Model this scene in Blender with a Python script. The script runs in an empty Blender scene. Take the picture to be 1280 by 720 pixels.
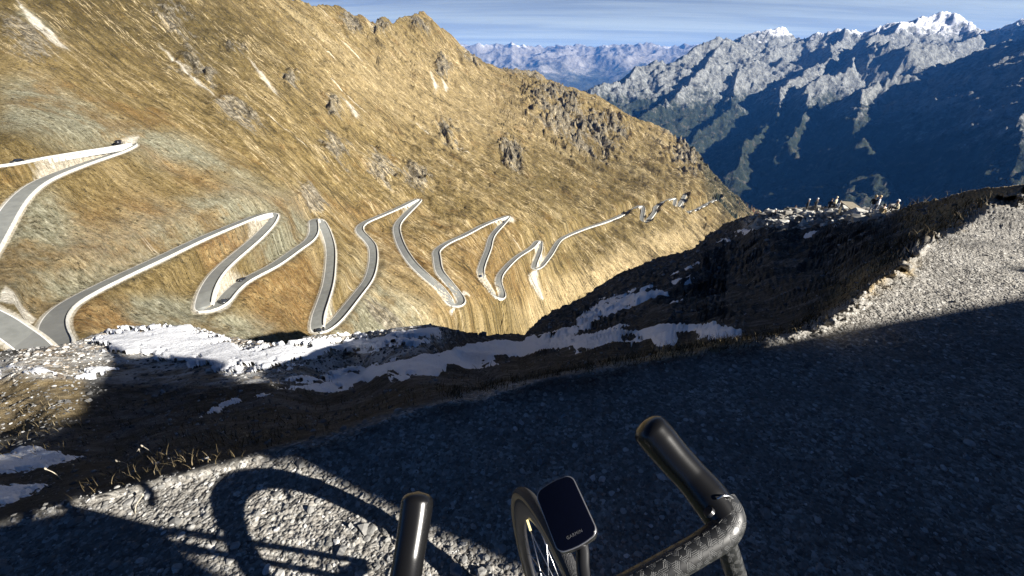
# Alpine hairpin road seen over a racing bicycle's handlebar
SKY_STRENGTH = 0.05
SKY_AIR = 0.15
EXPOSURE = 1.5
HAZE = 2.1e-5
HAZE_COL = (.07, .32, 1.0)
HLAM = 0.02
import bpy, bmesh, math, random
import numpy as np
from mathutils import Vector, Matrix, kdtree

random.seed(7)
RNG = np.random.default_rng(11)
SC = bpy.context.scene
COL = SC.collection
F = 540.0                      # focal length in picture widths of 1280
CAM = np.array([0.0, 0.0, 1.6])
PITCH = math.radians(27.0)
CP, SP = math.cos(PITCH), math.sin(PITCH)
SUN_AZ, SUN_EL = math.radians(115.5), math.radians(24.0)
SUN = np.array([math.cos(SUN_EL)*math.sin(SUN_AZ), math.cos(SUN_EL)*math.cos(SUN_AZ), math.sin(SUN_EL)])

# ------------------------------------------------------------------ survey helpers
def ray(px, py):
    u = (np.asarray(px, float)-640.0)/F; v = (360.0-np.asarray(py, float))/F
    return np.stack([u, CP+v*SP, -SP+v*CP], -1)
def at(px, py, t):
    return CAM + ray(px, py)*np.asarray(t, float)[..., None]
def proj(P):
    P = np.asarray(P, float)-CAM
    d = P[..., 1]*CP-P[..., 2]*SP
    return 640+F*P[..., 0]/d, 360-F*(P[..., 1]*SP+P[..., 2]*CP)/d, d
def t_for_z(px, py, z):
    return (z-CAM[2])/ray(px, py)[..., 2]

class TPS:
    """smooth surface through surveyed points"""
    def __init__(s, pts, vals, lam=0.0):
        s.p = np.asarray(pts, float)/500.0; n = len(s.p)
        A = np.zeros((n+3, n+3)); A[:n, :n] = s.k(s.p, s.p)+lam*np.eye(n)
        A[:n, n] = 1; A[:n, n+1:] = s.p; A[n, :n] = 1; A[n+1:, :n] = s.p.T
        b = np.zeros(n+3); b[:n] = vals
        s.w = np.linalg.solve(A, b)
    @staticmethod
    def k(a, b):
        d2 = ((a[:, None, :]-b[None, :, :])**2).sum(-1)
        return np.where(d2 > 1e-12, 0.5*d2*np.log(np.maximum(d2, 1e-12)), 0)
    def __call__(s, x, y):
        q = np.stack([np.ravel(x), np.ravel(y)], -1)/500.0; out = []
        for i in range(0, len(q), 40000):
            c = q[i:i+40000]
            out.append(s.k(c, s.p)@s.w[:-3]+s.w[-3]+c@s.w[-2:])
        return np.concatenate(out).reshape(np.shape(x))

# ------------------------------------------------------------------ numpy noise
def _h(i, j, k, s):
    n = (i.astype(np.int64)*374761393+j.astype(np.int64)*668265263+k.astype(np.int64)*2147483647+s*1274126177) & 0xffffffff
    n = ((n ^ (n >> 13))*1274126177) & 0xffffffff
    n = ((n ^ (n >> 16))*2246822519) & 0xffffffff
    return n ^ (n >> 15)
def noise(x, y, z=None, seed=0):
    x = np.asarray(x, float); y = np.asarray(y, float)
    z = np.zeros_like(x) if z is None else np.asarray(z, float)
    i, j, k = np.floor(x), np.floor(y), np.floor(z)
    fx, fy, fz = x-i, y-j, z-k
    w = [f*f*f*(f*(f*6-15)+10) for f in (fx, fy, fz)]
    def g(a, b, c):
        h = _h(i+a, j+b, k+c, seed)
        X, Y, Z = fx-a, fy-b, fz-c
        th = (h & 1023)/1023.0*2*math.pi; cz = ((h >> 10) & 1023)/511.5-1
        s = np.sqrt(np.maximum(0, 1-cz*cz))
        return s*np.cos(th)*X+s*np.sin(th)*Y+cz*Z
    L = lambda a, b, t: a+(b-a)*t
    r = [L(L(g(0, 0, c), g(1, 0, c), w[0]), L(g(0, 1, c), g(1, 1, c), w[0]), w[1]) for c in (0, 1)]
    return L(r[0], r[1], w[2])*1.5
def fbm(x, y, z=None, oct=5, seed=0, gain=.5, lac=2.03):
    a, s, f = 1.0, 0, 1.0
    for o in range(oct):
        s = s+a*noise(x*f, y*f, None if z is None else z*f, seed+o*17); a *= gain; f *= lac
    return s
def ridged(x, y, oct=5, seed=0, gain=.5, lac=2.07):
    a, s, f, w = 1.0, 0, 1.0, 1.0
    for o in range(oct):
        n = (1-np.abs(noise(x*f, y*f, None, seed+o*23)))**2*w
        s = s+a*n; w = np.clip(n*1.6, 0, 1); a *= gain; f *= lac
    return s
def sstep(a, b, x):
    t = np.clip((x-a)/(b-a), 0, 1); return t*t*(3-2*t)
def in_poly(px, py, poly):
    px = np.asarray(px, float); py = np.asarray(py, float)
    r = np.zeros(px.shape, bool); n = len(poly)
    for i in range(n):
        x0, y0 = poly[i]; x1, y1 = poly[(i+1) % n]
        c = (y0 > py) != (y1 > py)
        with np.errstate(divide='ignore', invalid='ignore'):
            r ^= c & (px < (x1-x0)*(py-y0)/(y1-y0+1e-12)+x0)
    return r
def poly_dist(px, py, poly, closed=True):
    px = np.asarray(px, float); py = np.asarray(py, float)
    d = np.full(px.shape, 1e9); n = len(poly)
    for i in range(n if closed else n-1):
        ax, ay = poly[i]; bx, by = poly[(i+1) % n]
        vx, vy = bx-ax, by-ay
        t = np.clip(((px-ax)*vx+(py-ay)*vy)/(vx*vx+vy*vy+1e-12), 0, 1)
        d = np.minimum(d, np.hypot(px-ax-t*vx, py-ay-t*vy))
    return d
def soft(px, py, poly, w):          # signed soft mask, 1 inside
    d = poly_dist(px, py, poly)*np.where(in_poly(px, py, poly), 1, -1)
    return sstep(-w, w, d)

# ------------------------------------------------------------------ mesh helpers
def mesh_np(name, V, Fq, mat=None, parent=None, smooth=True, attrs=None, mats=None, midx=None):
    V = np.asarray(V, np.float32); Fq = np.asarray(Fq, np.int32)
    me = bpy.data.meshes.new(name)
    n = Fq.shape[1]
    me.vertices.add(len(V)); me.vertices.foreach_set('co', V.ravel())
    me.loops.add(Fq.size); me.loops.foreach_set('vertex_index', Fq.ravel())
    me.polygons.add(len(Fq)); me.polygons.foreach_set('loop_start', np.arange(0, Fq.size, n, dtype=np.int32))
    me.polygons.foreach_set('loop_total', np.full(len(Fq), n, np.int32))
    me.polygons.foreach_set('use_smooth', np.full(len(Fq), smooth, bool))
    for m in ([mat] if mat else (mats or [])): me.materials.append(m)
    if midx is not None: me.polygons.foreach_set('material_index', np.asarray(midx, np.int32))
    for k, a in (attrs or {}).items():
        at_ = me.attributes.new(k, 'FLOAT', 'POINT'); at_.data.foreach_set('value', np.asarray(a, np.float32).ravel())
    me.update(calc_edges=True); me.validate()
    o = bpy.data.objects.new(name, me); COL.objects.link(o)
    if parent: o.parent = parent
    return o
def grid_faces(r, c):
    i = np.arange(r*c).reshape(r, c)
    return np.stack([i[:-1, :-1], i[1:, :-1], i[1:, 1:], i[:-1, 1:]], -1).reshape(-1, 4)
def tag(o, label=None, cat=None, group=None, kind=None):
    for k, v in (('label', label), ('category', cat), ('group', group), ('kind', kind)):
        if v: o[k] = v
    return o
def empty(name, loc=(0, 0, 0), rz=0, **k):
    o = bpy.data.objects.new(name, None); COL.objects.link(o); o.location = loc; o.rotation_euler = (0, 0, rz)
    o.empty_display_size = .1
    return tag(o, **k)
def bm_obj(name, bm, mat, parent=None, smooth=False, loc=None):
    bmesh.ops.recalc_face_normals(bm, faces=bm.faces)
    me = bpy.data.meshes.new(name); bm.to_mesh(me); bm.free()
    for p in me.polygons: p.use_smooth = smooth
    for m in (mat if isinstance(mat, (list, tuple)) else [mat]): me.materials.append(m)
    o = bpy.data.objects.new(name, me); COL.objects.link(o)
    if parent: o.parent = parent
    if loc is not None: o.location = loc
    return o
def copy_tree(o, parent=None):
    c = o.copy(); COL.objects.link(c)
    if parent: c.parent = parent
    for ch in list(o.children): copy_tree(ch, c)
    return c
def catmull(P, step):
    P = np.asarray(P, float); Q = np.vstack([2*P[0]-P[1], P, 2*P[-1]-P[-2]]); out = []
    for i in range(1, len(Q)-2):
        a, b, c, d = Q[i-1:i+3]; n = max(2, int(np.linalg.norm(c-b)/step))
        for s in np.arange(n)/n:
            out.append(.5*(2*b+(c-a)*s+(2*a-5*b+4*c-d)*s*s+(3*b-a-3*c+d)*s**3))
    out.append(P[-1]); return np.array(out)
def tube_np(P, R, n=10, caps=True, flat=1.0, up=None):
    """swept tube: P points, R radii; returns verts, quads (caps as degenerate fans)"""
    P = np.asarray(P, float); R = np.broadcast_to(np.asarray(R, float), (len(P),))
    T = np.gradient(P, axis=0); T /= np.linalg.norm(T, axis=1)[:, None]+1e-12
    u = np.array(up if up is not None else [0, 0, 1.0]); N = []
    if up is None:
        if abs(T[0]@u) > .9: u = np.array([0, 1.0, 0])
        n0 = u-T[0]*(T[0]@u); n0 /= np.linalg.norm(n0)
        for t in T:
            n0 = n0-t*(t@n0); n0 /= np.linalg.norm(n0); N.append(n0)
    else:
        for t in T:
            q = u-t*(t@u); N.append(q/np.linalg.norm(q))
    N = np.array(N); B = np.cross(T, N)
    a = np.linspace(0, 2*math.pi, n, endpoint=False)
    V = P[:, None, :]+R[:, None, None]*(N[:, None, :]*np.sin(a)[None, :, None]*flat+B[:, None, :]*np.cos(a)[None, :, None])
    m = len(P); V = V.reshape(-1, 3)
    i = np.arange(m*n).reshape(m, n); j = np.roll(i, -1, 1)
    Q = np.stack([i[:-1], j[:-1], j[1:], i[1:]], -1).reshape(-1, 4)
    if caps:
        V = np.vstack([V, P[0], P[-1]])
        c0, c1 = m*n, m*n+1
        Q = np.vstack([Q, np.stack([np.full(n//2, c0), i[0, 0::2][:n//2], i[0, 1::2][:n//2], i[0, np.r_[2:n:2, 0]][:n//2]], -1)[:, ::-1],
                       np.stack([np.full(n//2, c1), i[-1, 0::2][:n//2], i[-1, 1::2][:n//2], i[-1, np.r_[2:n:2, 0]][:n//2]], -1)])
    return V, Q
class MB:                                    # collects quads for one mesh
    def __init__(s): s.v, s.f, s.n = [], [], 0
    def add(s, V, Q):
        s.v.append(np.asarray(V, float)); s.f.append(np.asarray(Q)+s.n); s.n += len(V); return s
    def tube(s, P, R, n=10, **k): return s.add(*tube_np(P, R, n, **k))
    def box(s, c, h, rot=None):
        c = np.asarray(c, float); h = np.asarray(h, float)
        V = np.array([[x, y, z] for x in (-1, 1) for y in (-1, 1) for z in (-1, 1)])*h
        if rot is not None: V = V@np.asarray(rot).T
        return s.add(V+c, [[0, 1, 3, 2], [4, 6, 7, 5], [0, 4, 5, 1], [2, 3, 7, 6], [0, 2, 6, 4], [1, 5, 7, 3]])
    def build(s, name, mat, parent=None, smooth=True, **k):
        return mesh_np(name, np.vstack(s.v), np.vstack(s.f), mat, parent, smooth, **k)

# ------------------------------------------------------------------ material helpers
class NT:
    def __init__(s, name):
        s.m = bpy.data.materials.new(name); s.m.use_nodes = True; s.t = s.m.node_tree; s.t.nodes.clear()
        s.out = s.n('ShaderNodeOutputMaterial'); s.b = s.n('ShaderNodeBsdfPrincipled')
        s.l(s.b.outputs[0], s.out.inputs[0])
    def n(s, ty, **k):
        x = s.t.nodes.new(ty)
        for a, v in k.items(): setattr(x, a, v)
        return x
    def l(s, a, b): s.t.links.new(a, b)
    def put(s, sock, v):
        if hasattr(v, 'default_value') and hasattr(v, 'is_output'): s.l(v, sock)
        else: sock.default_value = (tuple(v)+(1,) if isinstance(v, (tuple, list)) and len(v) == 3 and sock.type == 'RGBA' else v)
    def attr(s, name): return s.n('ShaderNodeAttribute', attribute_name=name).outputs['Fac']
    def pos(s): return s.n('ShaderNodeTexCoord').outputs['Object']
    def vec(s, x, y, z=0.0):
        c = s.n('ShaderNodeCombineXYZ')
        for i, v in enumerate((x, y, z)): s.put(c.inputs[i], v)
        return c.outputs[0]
    def scale(s, v, sc):
        m = s.n('ShaderNodeMapping'); s.l(v, m.inputs[0]); m.inputs['Scale'].default_value = sc if isinstance(sc, tuple) else (sc,)*3
        return m.outputs[0]
    def noise(s, v, scale=1, detail=4, rough=.55, dist=0):
        x = s.n('ShaderNodeTexNoise'); s.l(v, x.inputs['Vector'])
        for k, q in (('Scale', scale), ('Detail', detail), ('Roughness', rough), ('Distortion', dist)): x.inputs[k].default_value = q
        return x.outputs['Fac']
    def voro(s, v, scale=1, feature='F1', out='Distance', rnd=1):
        x = s.n('ShaderNodeTexVoronoi', feature=feature); s.l(v, x.inputs['Vector']); x.inputs['Scale'].default_value = scale
        x.inputs['Randomness'].default_value = rnd
        return x.outputs[out]
    def ramp(s, f, stops, interp='LINEAR'):
        r = s.n('ShaderNodeValToRGB'); r.color_ramp.interpolation = interp; s.l(f, r.inputs[0]); e = r.color_ramp.elements
        while len(e) < len(stops): e.new(.5)
        for i, (p, c) in enumerate(stops):
            e[i].position = p; e[i].color = (c, c, c, 1) if isinstance(c, (int, float)) else tuple(c)+(1,)
        return r.outputs[0]
    def map(s, f, a, b, c=0.0, d=1.0):
        m = s.n('ShaderNodeMapRange'); s.l(f, m.inputs[0])
        for i, v in enumerate((a, b, c, d)): m.inputs[i+1].default_value = v
        m.interpolation_type = 'SMOOTHSTEP'
        return m.outputs[0]
    def mix(s, f, a, b, mode='MIX'):
        m = s.n('ShaderNodeMix', data_type='RGBA', blend_type=mode)
        s.put(m.inputs[0], f); s.put(m.inputs[6], a); s.put(m.inputs[7], b); return m.outputs[2]
    def math(s, op, a, b=0.0):
        m = s.n('ShaderNodeMath', operation=op); s.put(m.inputs[0], a); s.put(m.inputs[1], b); return m.outputs[0]
    def bump(s, h, st=.5, dist=.1, normal=None):
        b = s.n('ShaderNodeBump'); s.l(h, b.inputs['Height']); b.inputs['Strength'].default_value = st; b.inputs['Distance'].default_value = dist
        if normal is not None: s.l(normal, b.inputs['Normal'])
        s.l(b.outputs[0], s.b.inputs['Normal']); return b.outputs[0]
    def set(s, **k):
        for a, v in k.items(): s.put(s.b.inputs[a.replace('_', ' ')], v)
        return s.m
def simple(name, col, rough=.6, metal=0.0, var=.15, vs=20.0, bump=0.0, spec=.5):
    t = NT(name); p = t.pos(); f = t.noise(p, vs, 5)
    d = tuple(c*(1-var) for c in col); e = tuple(min(1, c*(1+var)) for c in col)
    t.set(Base_Color=t.ramp(f, [(.3, d), (.7, e)]), Roughness=rough, Metallic=metal, Specular_IOR_Level=spec)
    if bump: t.bump(f, bump, .01)
    return t.m
# ================================================================== WORLD, SUN, CAMERA
cam = bpy.data.cameras.new('camera'); cam.sensor_width = 36; cam.lens = 36*F/1280
cam.clip_start = .05; cam.clip_end = 300000
camo = bpy.data.objects.new('camera', cam); COL.objects.link(camo)
camo.location = CAM; camo.rotation_euler = (math.pi/2-PITCH, 0, 0); SC.camera = camo

w = bpy.data.worlds.new('World'); SC.world = w; w.use_nodes = True
wt = w.node_tree; wt.nodes.clear()
def wn(ty, **k):
    x = wt.nodes.new(ty)
    for a, v in k.items(): setattr(x, a, v)
    return x
sky = wn('ShaderNodeTexSky', sky_type='NISHITA', sun_disc=False)
sky.sun_elevation = SUN_EL; sky.sun_rotation = SUN_AZ
sky.altitude = 2750; sky.air_density = SKY_AIR; sky.dust_density = .15; sky.ozone_density = 3.5
tc = wn('ShaderNodeTexCoord'); sx = wn('ShaderNodeSeparateXYZ'); wt.links.new(tc.outputs['Generated'], sx.inputs[0])
def wm(op, a, b=0.0):
    m = wn('ShaderNodeMath', operation=op)
    for i, v in enumerate((a, b)):
        if hasattr(v, 'is_output'): wt.links.new(v, m.inputs[i])
        else: m.inputs[i].default_value = v
    return m.outputs[0]
zc = wm('ADD', wm('MAXIMUM', sx.outputs[2], 0.0), .06)
cx = wn('ShaderNodeCombineXYZ')
wt.links.new(wm('MULTIPLY', wm('DIVIDE', sx.outputs[0], zc), .16), cx.inputs[0])
wt.links.new(wm('DIVIDE', sx.outputs[1], zc), cx.inputs[1])
cn = wn('ShaderNodeTexNoise'); wt.links.new(cx.outputs[0], cn.inputs['Vector'])
cn.inputs['Scale'].default_value = 1.1; cn.inputs['Detail'].default_value = 7; cn.inputs['Roughness'].default_value = .62; cn.inputs['Distortion'].default_value = .35
cr = wn('ShaderNodeMapRange', interpolation_type='SMOOTHSTEP'); wt.links.new(cn.outputs['Fac'], cr.inputs[0])
cr.inputs[1].default_value = .40; cr.inputs[2].default_value = .66; cr.inputs[3].default_value = 0; cr.inputs[4].default_value = 1
# thin high cloud lies only low over the horizon
lo = wn('ShaderNodeMapRange', interpolation_type='SMOOTHSTEP'); wt.links.new(sx.outputs[2], lo.inputs[0])
lo.inputs[1].default_value = .42; lo.inputs[2].default_value = .02; lo.inputs[3].default_value = 0; lo.inputs[4].default_value = 1
lo.inputs[1].default_value = .02; lo.inputs[2].default_value = .42; lo.inputs[3].default_value = 1; lo.inputs[4].default_value = 0
cm = wn('ShaderNodeMix', data_type='RGBA')
fw = wn('ShaderNodeMapRange', interpolation_type='SMOOTHSTEP'); wt.links.new(sx.outputs[1], fw.inputs[0])
fw.inputs[1].default_value = .0; fw.inputs[2].default_value = .55; fw.inputs[3].default_value = .0; fw.inputs[4].default_value = 1
cl = wm('MULTIPLY', cr.outputs[0], wm('MULTIPLY', lo.outputs[0], .9))
hz = wn('ShaderNodeMapRange', interpolation_type='SMOOTHSTEP'); wt.links.new(sx.outputs[2], hz.inputs[0])
hz.inputs[1].default_value = -.02; hz.inputs[2].default_value = .20; hz.inputs[3].default_value = .92; hz.inputs[4].default_value = 0
wt.links.new(wm('MULTIPLY', wm('MINIMUM', wm('ADD', wm('MULTIPLY', cl, .38), hz.outputs[0]), 1.0), fw.outputs[0]), cm.inputs[0])
wt.links.new(sky.outputs[0], cm.inputs[6]); cm.inputs[7].default_value = (5.2, 5.95, 6.1, 1)
bg = wn('ShaderNodeBackground'); wt.links.new(cm.outputs[2], bg.inputs[0]); bg.inputs[1].default_value = SKY_STRENGTH
wo = wn('ShaderNodeOutputWorld'); wt.links.new(bg.outputs[0], wo.inputs[0])

sl = bpy.data.lights.new('sun', 'SUN'); sl.energy = 5.0; sl.angle = math.radians(.5); sl.color = (1, .95, .87)
so = bpy.data.objects.new('sun', sl); COL.objects.link(so)
so.rotation_euler = Vector(-SUN).to_track_quat('-Z', 'Y').to_euler(); so.location = (20, -10, 30)
vs = SC.view_settings; vs.view_transform = 'Standard'; vs.look = 'None'; vs.gamma = 1; vs.exposure = EXPOSURE
SC.render.engine = 'CYCLES'; cy = SC.cycles
cy.use_denoising = True; cy.denoising_prefilter = 'NONE'; cy.denoising_input_passes = 'RGB_ALBEDO_NORMAL'
try: cy.denoiser = 'OPENIMAGEDENOISE'
except Exception: pass
cy.max_bounces = 5; cy.diffuse_bounces = 2; cy.glossy_bounces = 3; cy.volume_bounces = 0; cy.transmission_bounces = 4
cy.caustics_reflective = False; cy.caustics_refractive = False

# ================================================================== LEFT MOUNTAINSIDE
def zt(px, py, z): return (px, py, float(t_for_z(px, py, z)))
HILL = [zt(10, 270, -46), zt(155, 180, -36), zt(10, 204, -31), zt(24, 412, -57), zt(-60, 330, -52), zt(60, 432, -63), zt(66, 403, -64),
  zt(340, 268, -76), zt(250, 386, -84), (480, 440, 235), zt(390, 275, -96), zt(395, 411, -107), zt(445, 285, -121), zt(523, 249, -131),
  zt(575, 386, -148), zt(637, 271, -166), zt(625, 379, -185), zt(671, 300, -199), zt(667, 337, -210), zt(665, 375, -228),
  zt(801, 256, -250), zt(805, 280, -259), zt(842, 249, -272), zt(857, 270, -286), zt(898, 248, -296),
  zt(740, 375, -297), zt(870, 292, -335), zt(660, 400, -255), zt(920, 272, -350), zt(700, 480, -300), zt(1000, 330, -420), zt(570, 440, -200),
  (10, 0, 310), (10, -110, 420), (-260, -110, 400), (-260, 200, 200), (-260, 450, 95), (10, 110, 235), (160, 90, 330), (300, 100, 430), (250, 0, 540), (430, 5, 930), (250, -110, 760),
  (430, 120, 590), (530, 18, 1180), (620, 85, 1380), (740, 115, 1530), (860, 180, 1640), (950, 268, 1650), (600, 170, 860), (760, 200, 1120),
  (520, 90, 950), (880, 240, 1250), (60, 520, 80), (300, 500, 140)]
HTPS = TPS([(a, b) for a, b, c in HILL], [math.log(c) for a, b, c in HILL], HLAM)
hill_t = lambda px, py: np.exp(HTPS(px, py))
SKY_H = np.array([(-300, -150), (0, -90), (120, -60), (250, -35), (340, -8), (372, 1), (388, 5), (404, 6), (420, 8), (432, 13), (444, 21), (452, 21), (462, 26), (466, 29), (470, 29),
  (475, 24), (480, 21), (486, 24), (490, 28), (498, 25), (505, 23), (513, 22), (520, 18), (528, 16), (534, 19), (541, 25), (548, 33), (560, 42), (570, 51), (582, 62), (592, 70), (600, 75), (610, 82), (622, 87), (640, 88),
  (660, 91), (672, 92), (680, 99), (690, 104), (705, 108), (720, 113), (738, 120), (748, 121), (765, 130), (785, 141), (805, 152), (825, 160), (840, 170), (855, 181), (864, 192), (880, 208), (898, 226),
  (915, 243), (932, 256), (945, 264), (952, 269), (960, 276), (985, 300), (1030, 340)], float)
# outline of the near slope: what hides the valley
EDGE_N = np.array([(-200, 478), (-60, 458), (0, 440), (30, 436), (55, 434), (75, 431), (90, 428), (110, 420), (135, 412), (160, 408), (200, 406), (240, 408), (262, 414), (285, 421), (330, 428), (360, 431),
  (385, 421), (400, 418), (430, 420), (460, 415), (500, 409), (535, 405), (556, 409), (572, 414), (600, 420), (640, 418), (656, 419), (664, 410), (676, 399), (690, 390), (706, 383), (730, 371), (745, 360), (760, 351),
  (782, 340), (802, 331), (822, 323), (850, 317), (868, 311), (880, 300), (882, 295), (900, 286), (905, 281), (930, 272), (960, 265), (985, 261), (1010, 259), (1040, 259), (1060, 261), (1090, 262), (1120, 263),
  (1150, 255), (1180, 247), (1220, 238), (1270, 231), (1350, 222), (1480, 208)], float)

xs = np.linspace(-270, 1005, 860); R = 310
ys0 = np.interp(xs, SKY_H[:, 0], SKY_H[:, 1]); ye = np.interp(xs, EDGE_N[:, 0], EDGE_N[:, 1])
yb = np.maximum(ye+70, ys0+40)
fr = np.linspace(0, 1, R)
PX = np.broadcast_to(xs, (R, len(xs))).copy(); PY = ys0[None]+(yb-ys0)[None]*fr[:, None]
TT = hill_t(PX, PY)
# relief: gullies and ribs run down the fall line
FU = np.array([.375, .927]); FV = np.array([.927, -.375])      # across / down the slope
def uv_of(P): return P[..., 0]*FU[0]+P[..., 1]*FU[1], P[..., 0]*FV[0]+P[..., 1]*FV[1]
def hill_relief(P, T):
    u, v = uv_of(P)
    wob = 7*fbm(u/160, v/260, oct=3, seed=3)+3.0*fbm(u/30, v/50, oct=3, seed=4)
    g = ridged((u+wob)/62, v/420, oct=4, seed=5)-.9
    g2 = ridged((u+wob)/17, v/90, oct=3, seed=8)-.8
    rk = ridged(u/26+v/60, v/34, oct=4, seed=21)
    return u+wob, v, g, g2, rk
HP = at(PX, PY, TT)
UW, VV, G1, G2, RK = hill_relief(HP, TT)
# craggy zones (survey picture coordinates of the outcrops)
CRAG = [((705, 150), 52, 28), ((740, 175), 40, 30), ((770, 165), 20, 16), ((838, 165), 26, 12), ((860, 205), 30, 22), ((555, 90), 16, 12), ((588, 74), 22, 8), ((470, 32), 28, 12), ((525, 35), 20, 12), ((665, 96), 22, 8), ((240, 80), 30, 20), ((300, 65), 16, 14),
        ((365, 105), 14, 12), ((640, 195), 22, 16), ((480, 215), 30, 18), ((265, 100), 14, 9), ((395, 250), 25, 14), ((40, 60), 50, 22), ((640, 90), 25, 9), ((520, 225), 26, 18), ((560, 175), 22, 14), ((705, 125), 30, 10), ((420, 190), 30, 22), ((300, 145), 40, 20), ((220, 30), 40, 20), ((480, 400), 40, 14), ((440, 30), 20, 14), ((420, 140), 18, 12)]
crag = np.zeros_like(PX)
for (cx_, cy_), a, b in CRAG:
    q = ((PX-cx_)*.8+(PY-cy_)*.6)/a; r_ = (-(PX-cx_)*.6+(PY-cy_)*.8)/b
    crag = np.maximum(crag, np.exp(-(q*q+r_*r_)))
crag = np.clip(crag*(.55+.75*fbm(UW/22, VV/60, oct=5, seed=31, gain=.6)+.45*ridged(UW/30, VV/150, oct=4, seed=33))+.10*np.maximum(0, fbm(UW/40, VV/120, oct=4, seed=35)), 0, 1)
AMP = np.minimum(TT, 1500)*.0105*(.35+.65*sstep(130, 420, TT))
top = sstep(0.0, .05, fr)[:, None]*.7+.3
DZ = AMP*(1.05*G1*(1+.8*sstep(450, 1000, TT))+.42*G2)*top+AMP*1.7*(crag*(RK-.7))*top
FARQ = 1-.65*sstep(450, 1000, TT)
DZ += FARQ*AMP*.55*fbm(HP[..., 0]/16, HP[..., 1]/16, oct=5, seed=40, gain=.6)+FARQ*AMP*.5*(ridged(UW/9, VV/26, oct=3, seed=43)-.8)*(.4+.6*sstep(-.1, .5, fbm(UW/70, VV/140, oct=3, seed=44)))
HP[..., 2] += DZ

# ------------------------------------------------------------------ roads: centre lines surveyed on the slope
ROADS = {
 'A': [(-40, 212), (10, 204), (60, 196), (110, 188), (140, 184), (160, 178), (163, 183), (152, 189), (110, 203), (72, 217), (42, 230), (22, 248), (6, 275), (-14, 310), (-36, 345), (-44, 372), (-28, 388), (-4, 400), (18, 415), (38, 430), (52, 444),
       (64, 450), (74, 438), (66, 420), (65, 402), (78, 384), (100, 371), (150, 346), (200, 323), (250, 299), (300, 278), (322, 269), (334, 266), (342, 269), (338, 279), (320, 298), (300, 315), (280, 332), (268, 345), (259, 360), (254, 374), (253, 386),
       (263, 388), (277, 382), (282, 373), (290, 362), (305, 350), (340, 333), (370, 312), (385, 302), (392, 292), (392, 280), (391, 273), (396, 271), (401, 278), (408, 292), (413, 310), (413, 330), (410, 355), (403, 378), (396, 398), (396, 411),
       (405, 412), (414, 407), (425, 395), (445, 370), (460, 350), (466, 330), (466, 311), (460, 301), (451, 291), (449, 284), (456, 278), (475, 270), (500, 259), (518, 250), (524, 250), (518, 257), (505, 270), (497, 280), (496, 290), (502, 308), (514, 327), (530, 343),
       (550, 360), (560, 373), (567, 384), (575, 387), (577, 381), (572, 368), (560, 352), (549, 338), (546, 322), (546, 313), (560, 303), (580, 294), (605, 281), (628, 272), (635, 271), (629, 279), (615, 295), (610, 312), (603, 330), (601, 340), (610, 355), (618, 370), (623, 379),
       (628, 377), (626, 362), (623, 348), (630, 337), (645, 322), (665, 309), (671, 301), (675, 302), (674, 315), (668, 330), (668, 336), (675, 334), (688, 318), (697, 303), (706, 296), (730, 286), (760, 276), (785, 265), (800, 257), (804, 261), (802, 276), (806, 279), (818, 265), (820, 258),
       (840, 248), (844, 250), (841, 262), (848, 257), (853, 249), (857, 242), (854, 250), (851, 258), (855, 271), (859, 265), (870, 262), (885, 254), (898, 248)],
}
RD = np.array(ROADS['A'], float)
pix = catmull(RD, 2.0)
tr = hill_t(pix[:, 0], pix[:, 1]); RC = at(pix[:, 0], pix[:, 1], tr)
def resample(P, step):
    s = np.r_[0, np.cumsum(np.linalg.norm(np.diff(P[:, :2], axis=0), axis=1))]
    q = np.arange(0, s[-1], step); return np.stack([np.interp(q, s, P[:, i]) for i in range(P.shape[1])], -1)
RC = resample(np.column_stack([RC, pix]), 2.0)
def smooth1(a, n):
    k = np.hanning(n+2)[1:-1]; k /= k.sum(); return np.convolve(np.pad(a, n//2, mode='edge'), k, 'valid')[:len(a)]
RZ = smooth1(RC[:, 2], 25); RPIX = RC[:, 3:5]
RXY = np.stack([smooth1(RC[:, 0], 5), smooth1(RC[:, 1], 5)], -1)
RC = np.column_stack([RXY, RZ])
kd = kdtree.KDTree(len(RC))
for i, p in enumerate(RC): kd.insert((p[0], p[1], p[2]*.6), i)
kd.balance()
flat = HP.reshape(-1, 3); sel = np.where(TT.ravel() < 1350)[0]
dd = np.full(len(flat), 1e3); ii = np.zeros(len(flat), int)
for s_ in sel:
    x, y, z = flat[s_]; _, i, d = kd.find((x, y, z*.6)); 
    dd[s_] = math.hypot(x-RC[i, 0], y-RC[i, 1]); ii[s_] = i
HWID = 3.0+ .5*sstep(500, 950, np.linalg.norm(RC, axis=1))      # half width of the road
wr = 1-sstep(HWID[ii]+1.4, HWID[ii]+9.0, dd)
flat[:, 2] = flat[:, 2]*(1-wr)+(RC[ii, 2]-.35-1.2*sstep(550, 950, np.linalg.norm(RC, axis=1))[ii])*wr
HP = flat.reshape(HP.shape)
roadnear = (1-sstep(HWID[ii]+.6, HWID[ii]+2.2, dd)).reshape(PX.shape)

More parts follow.
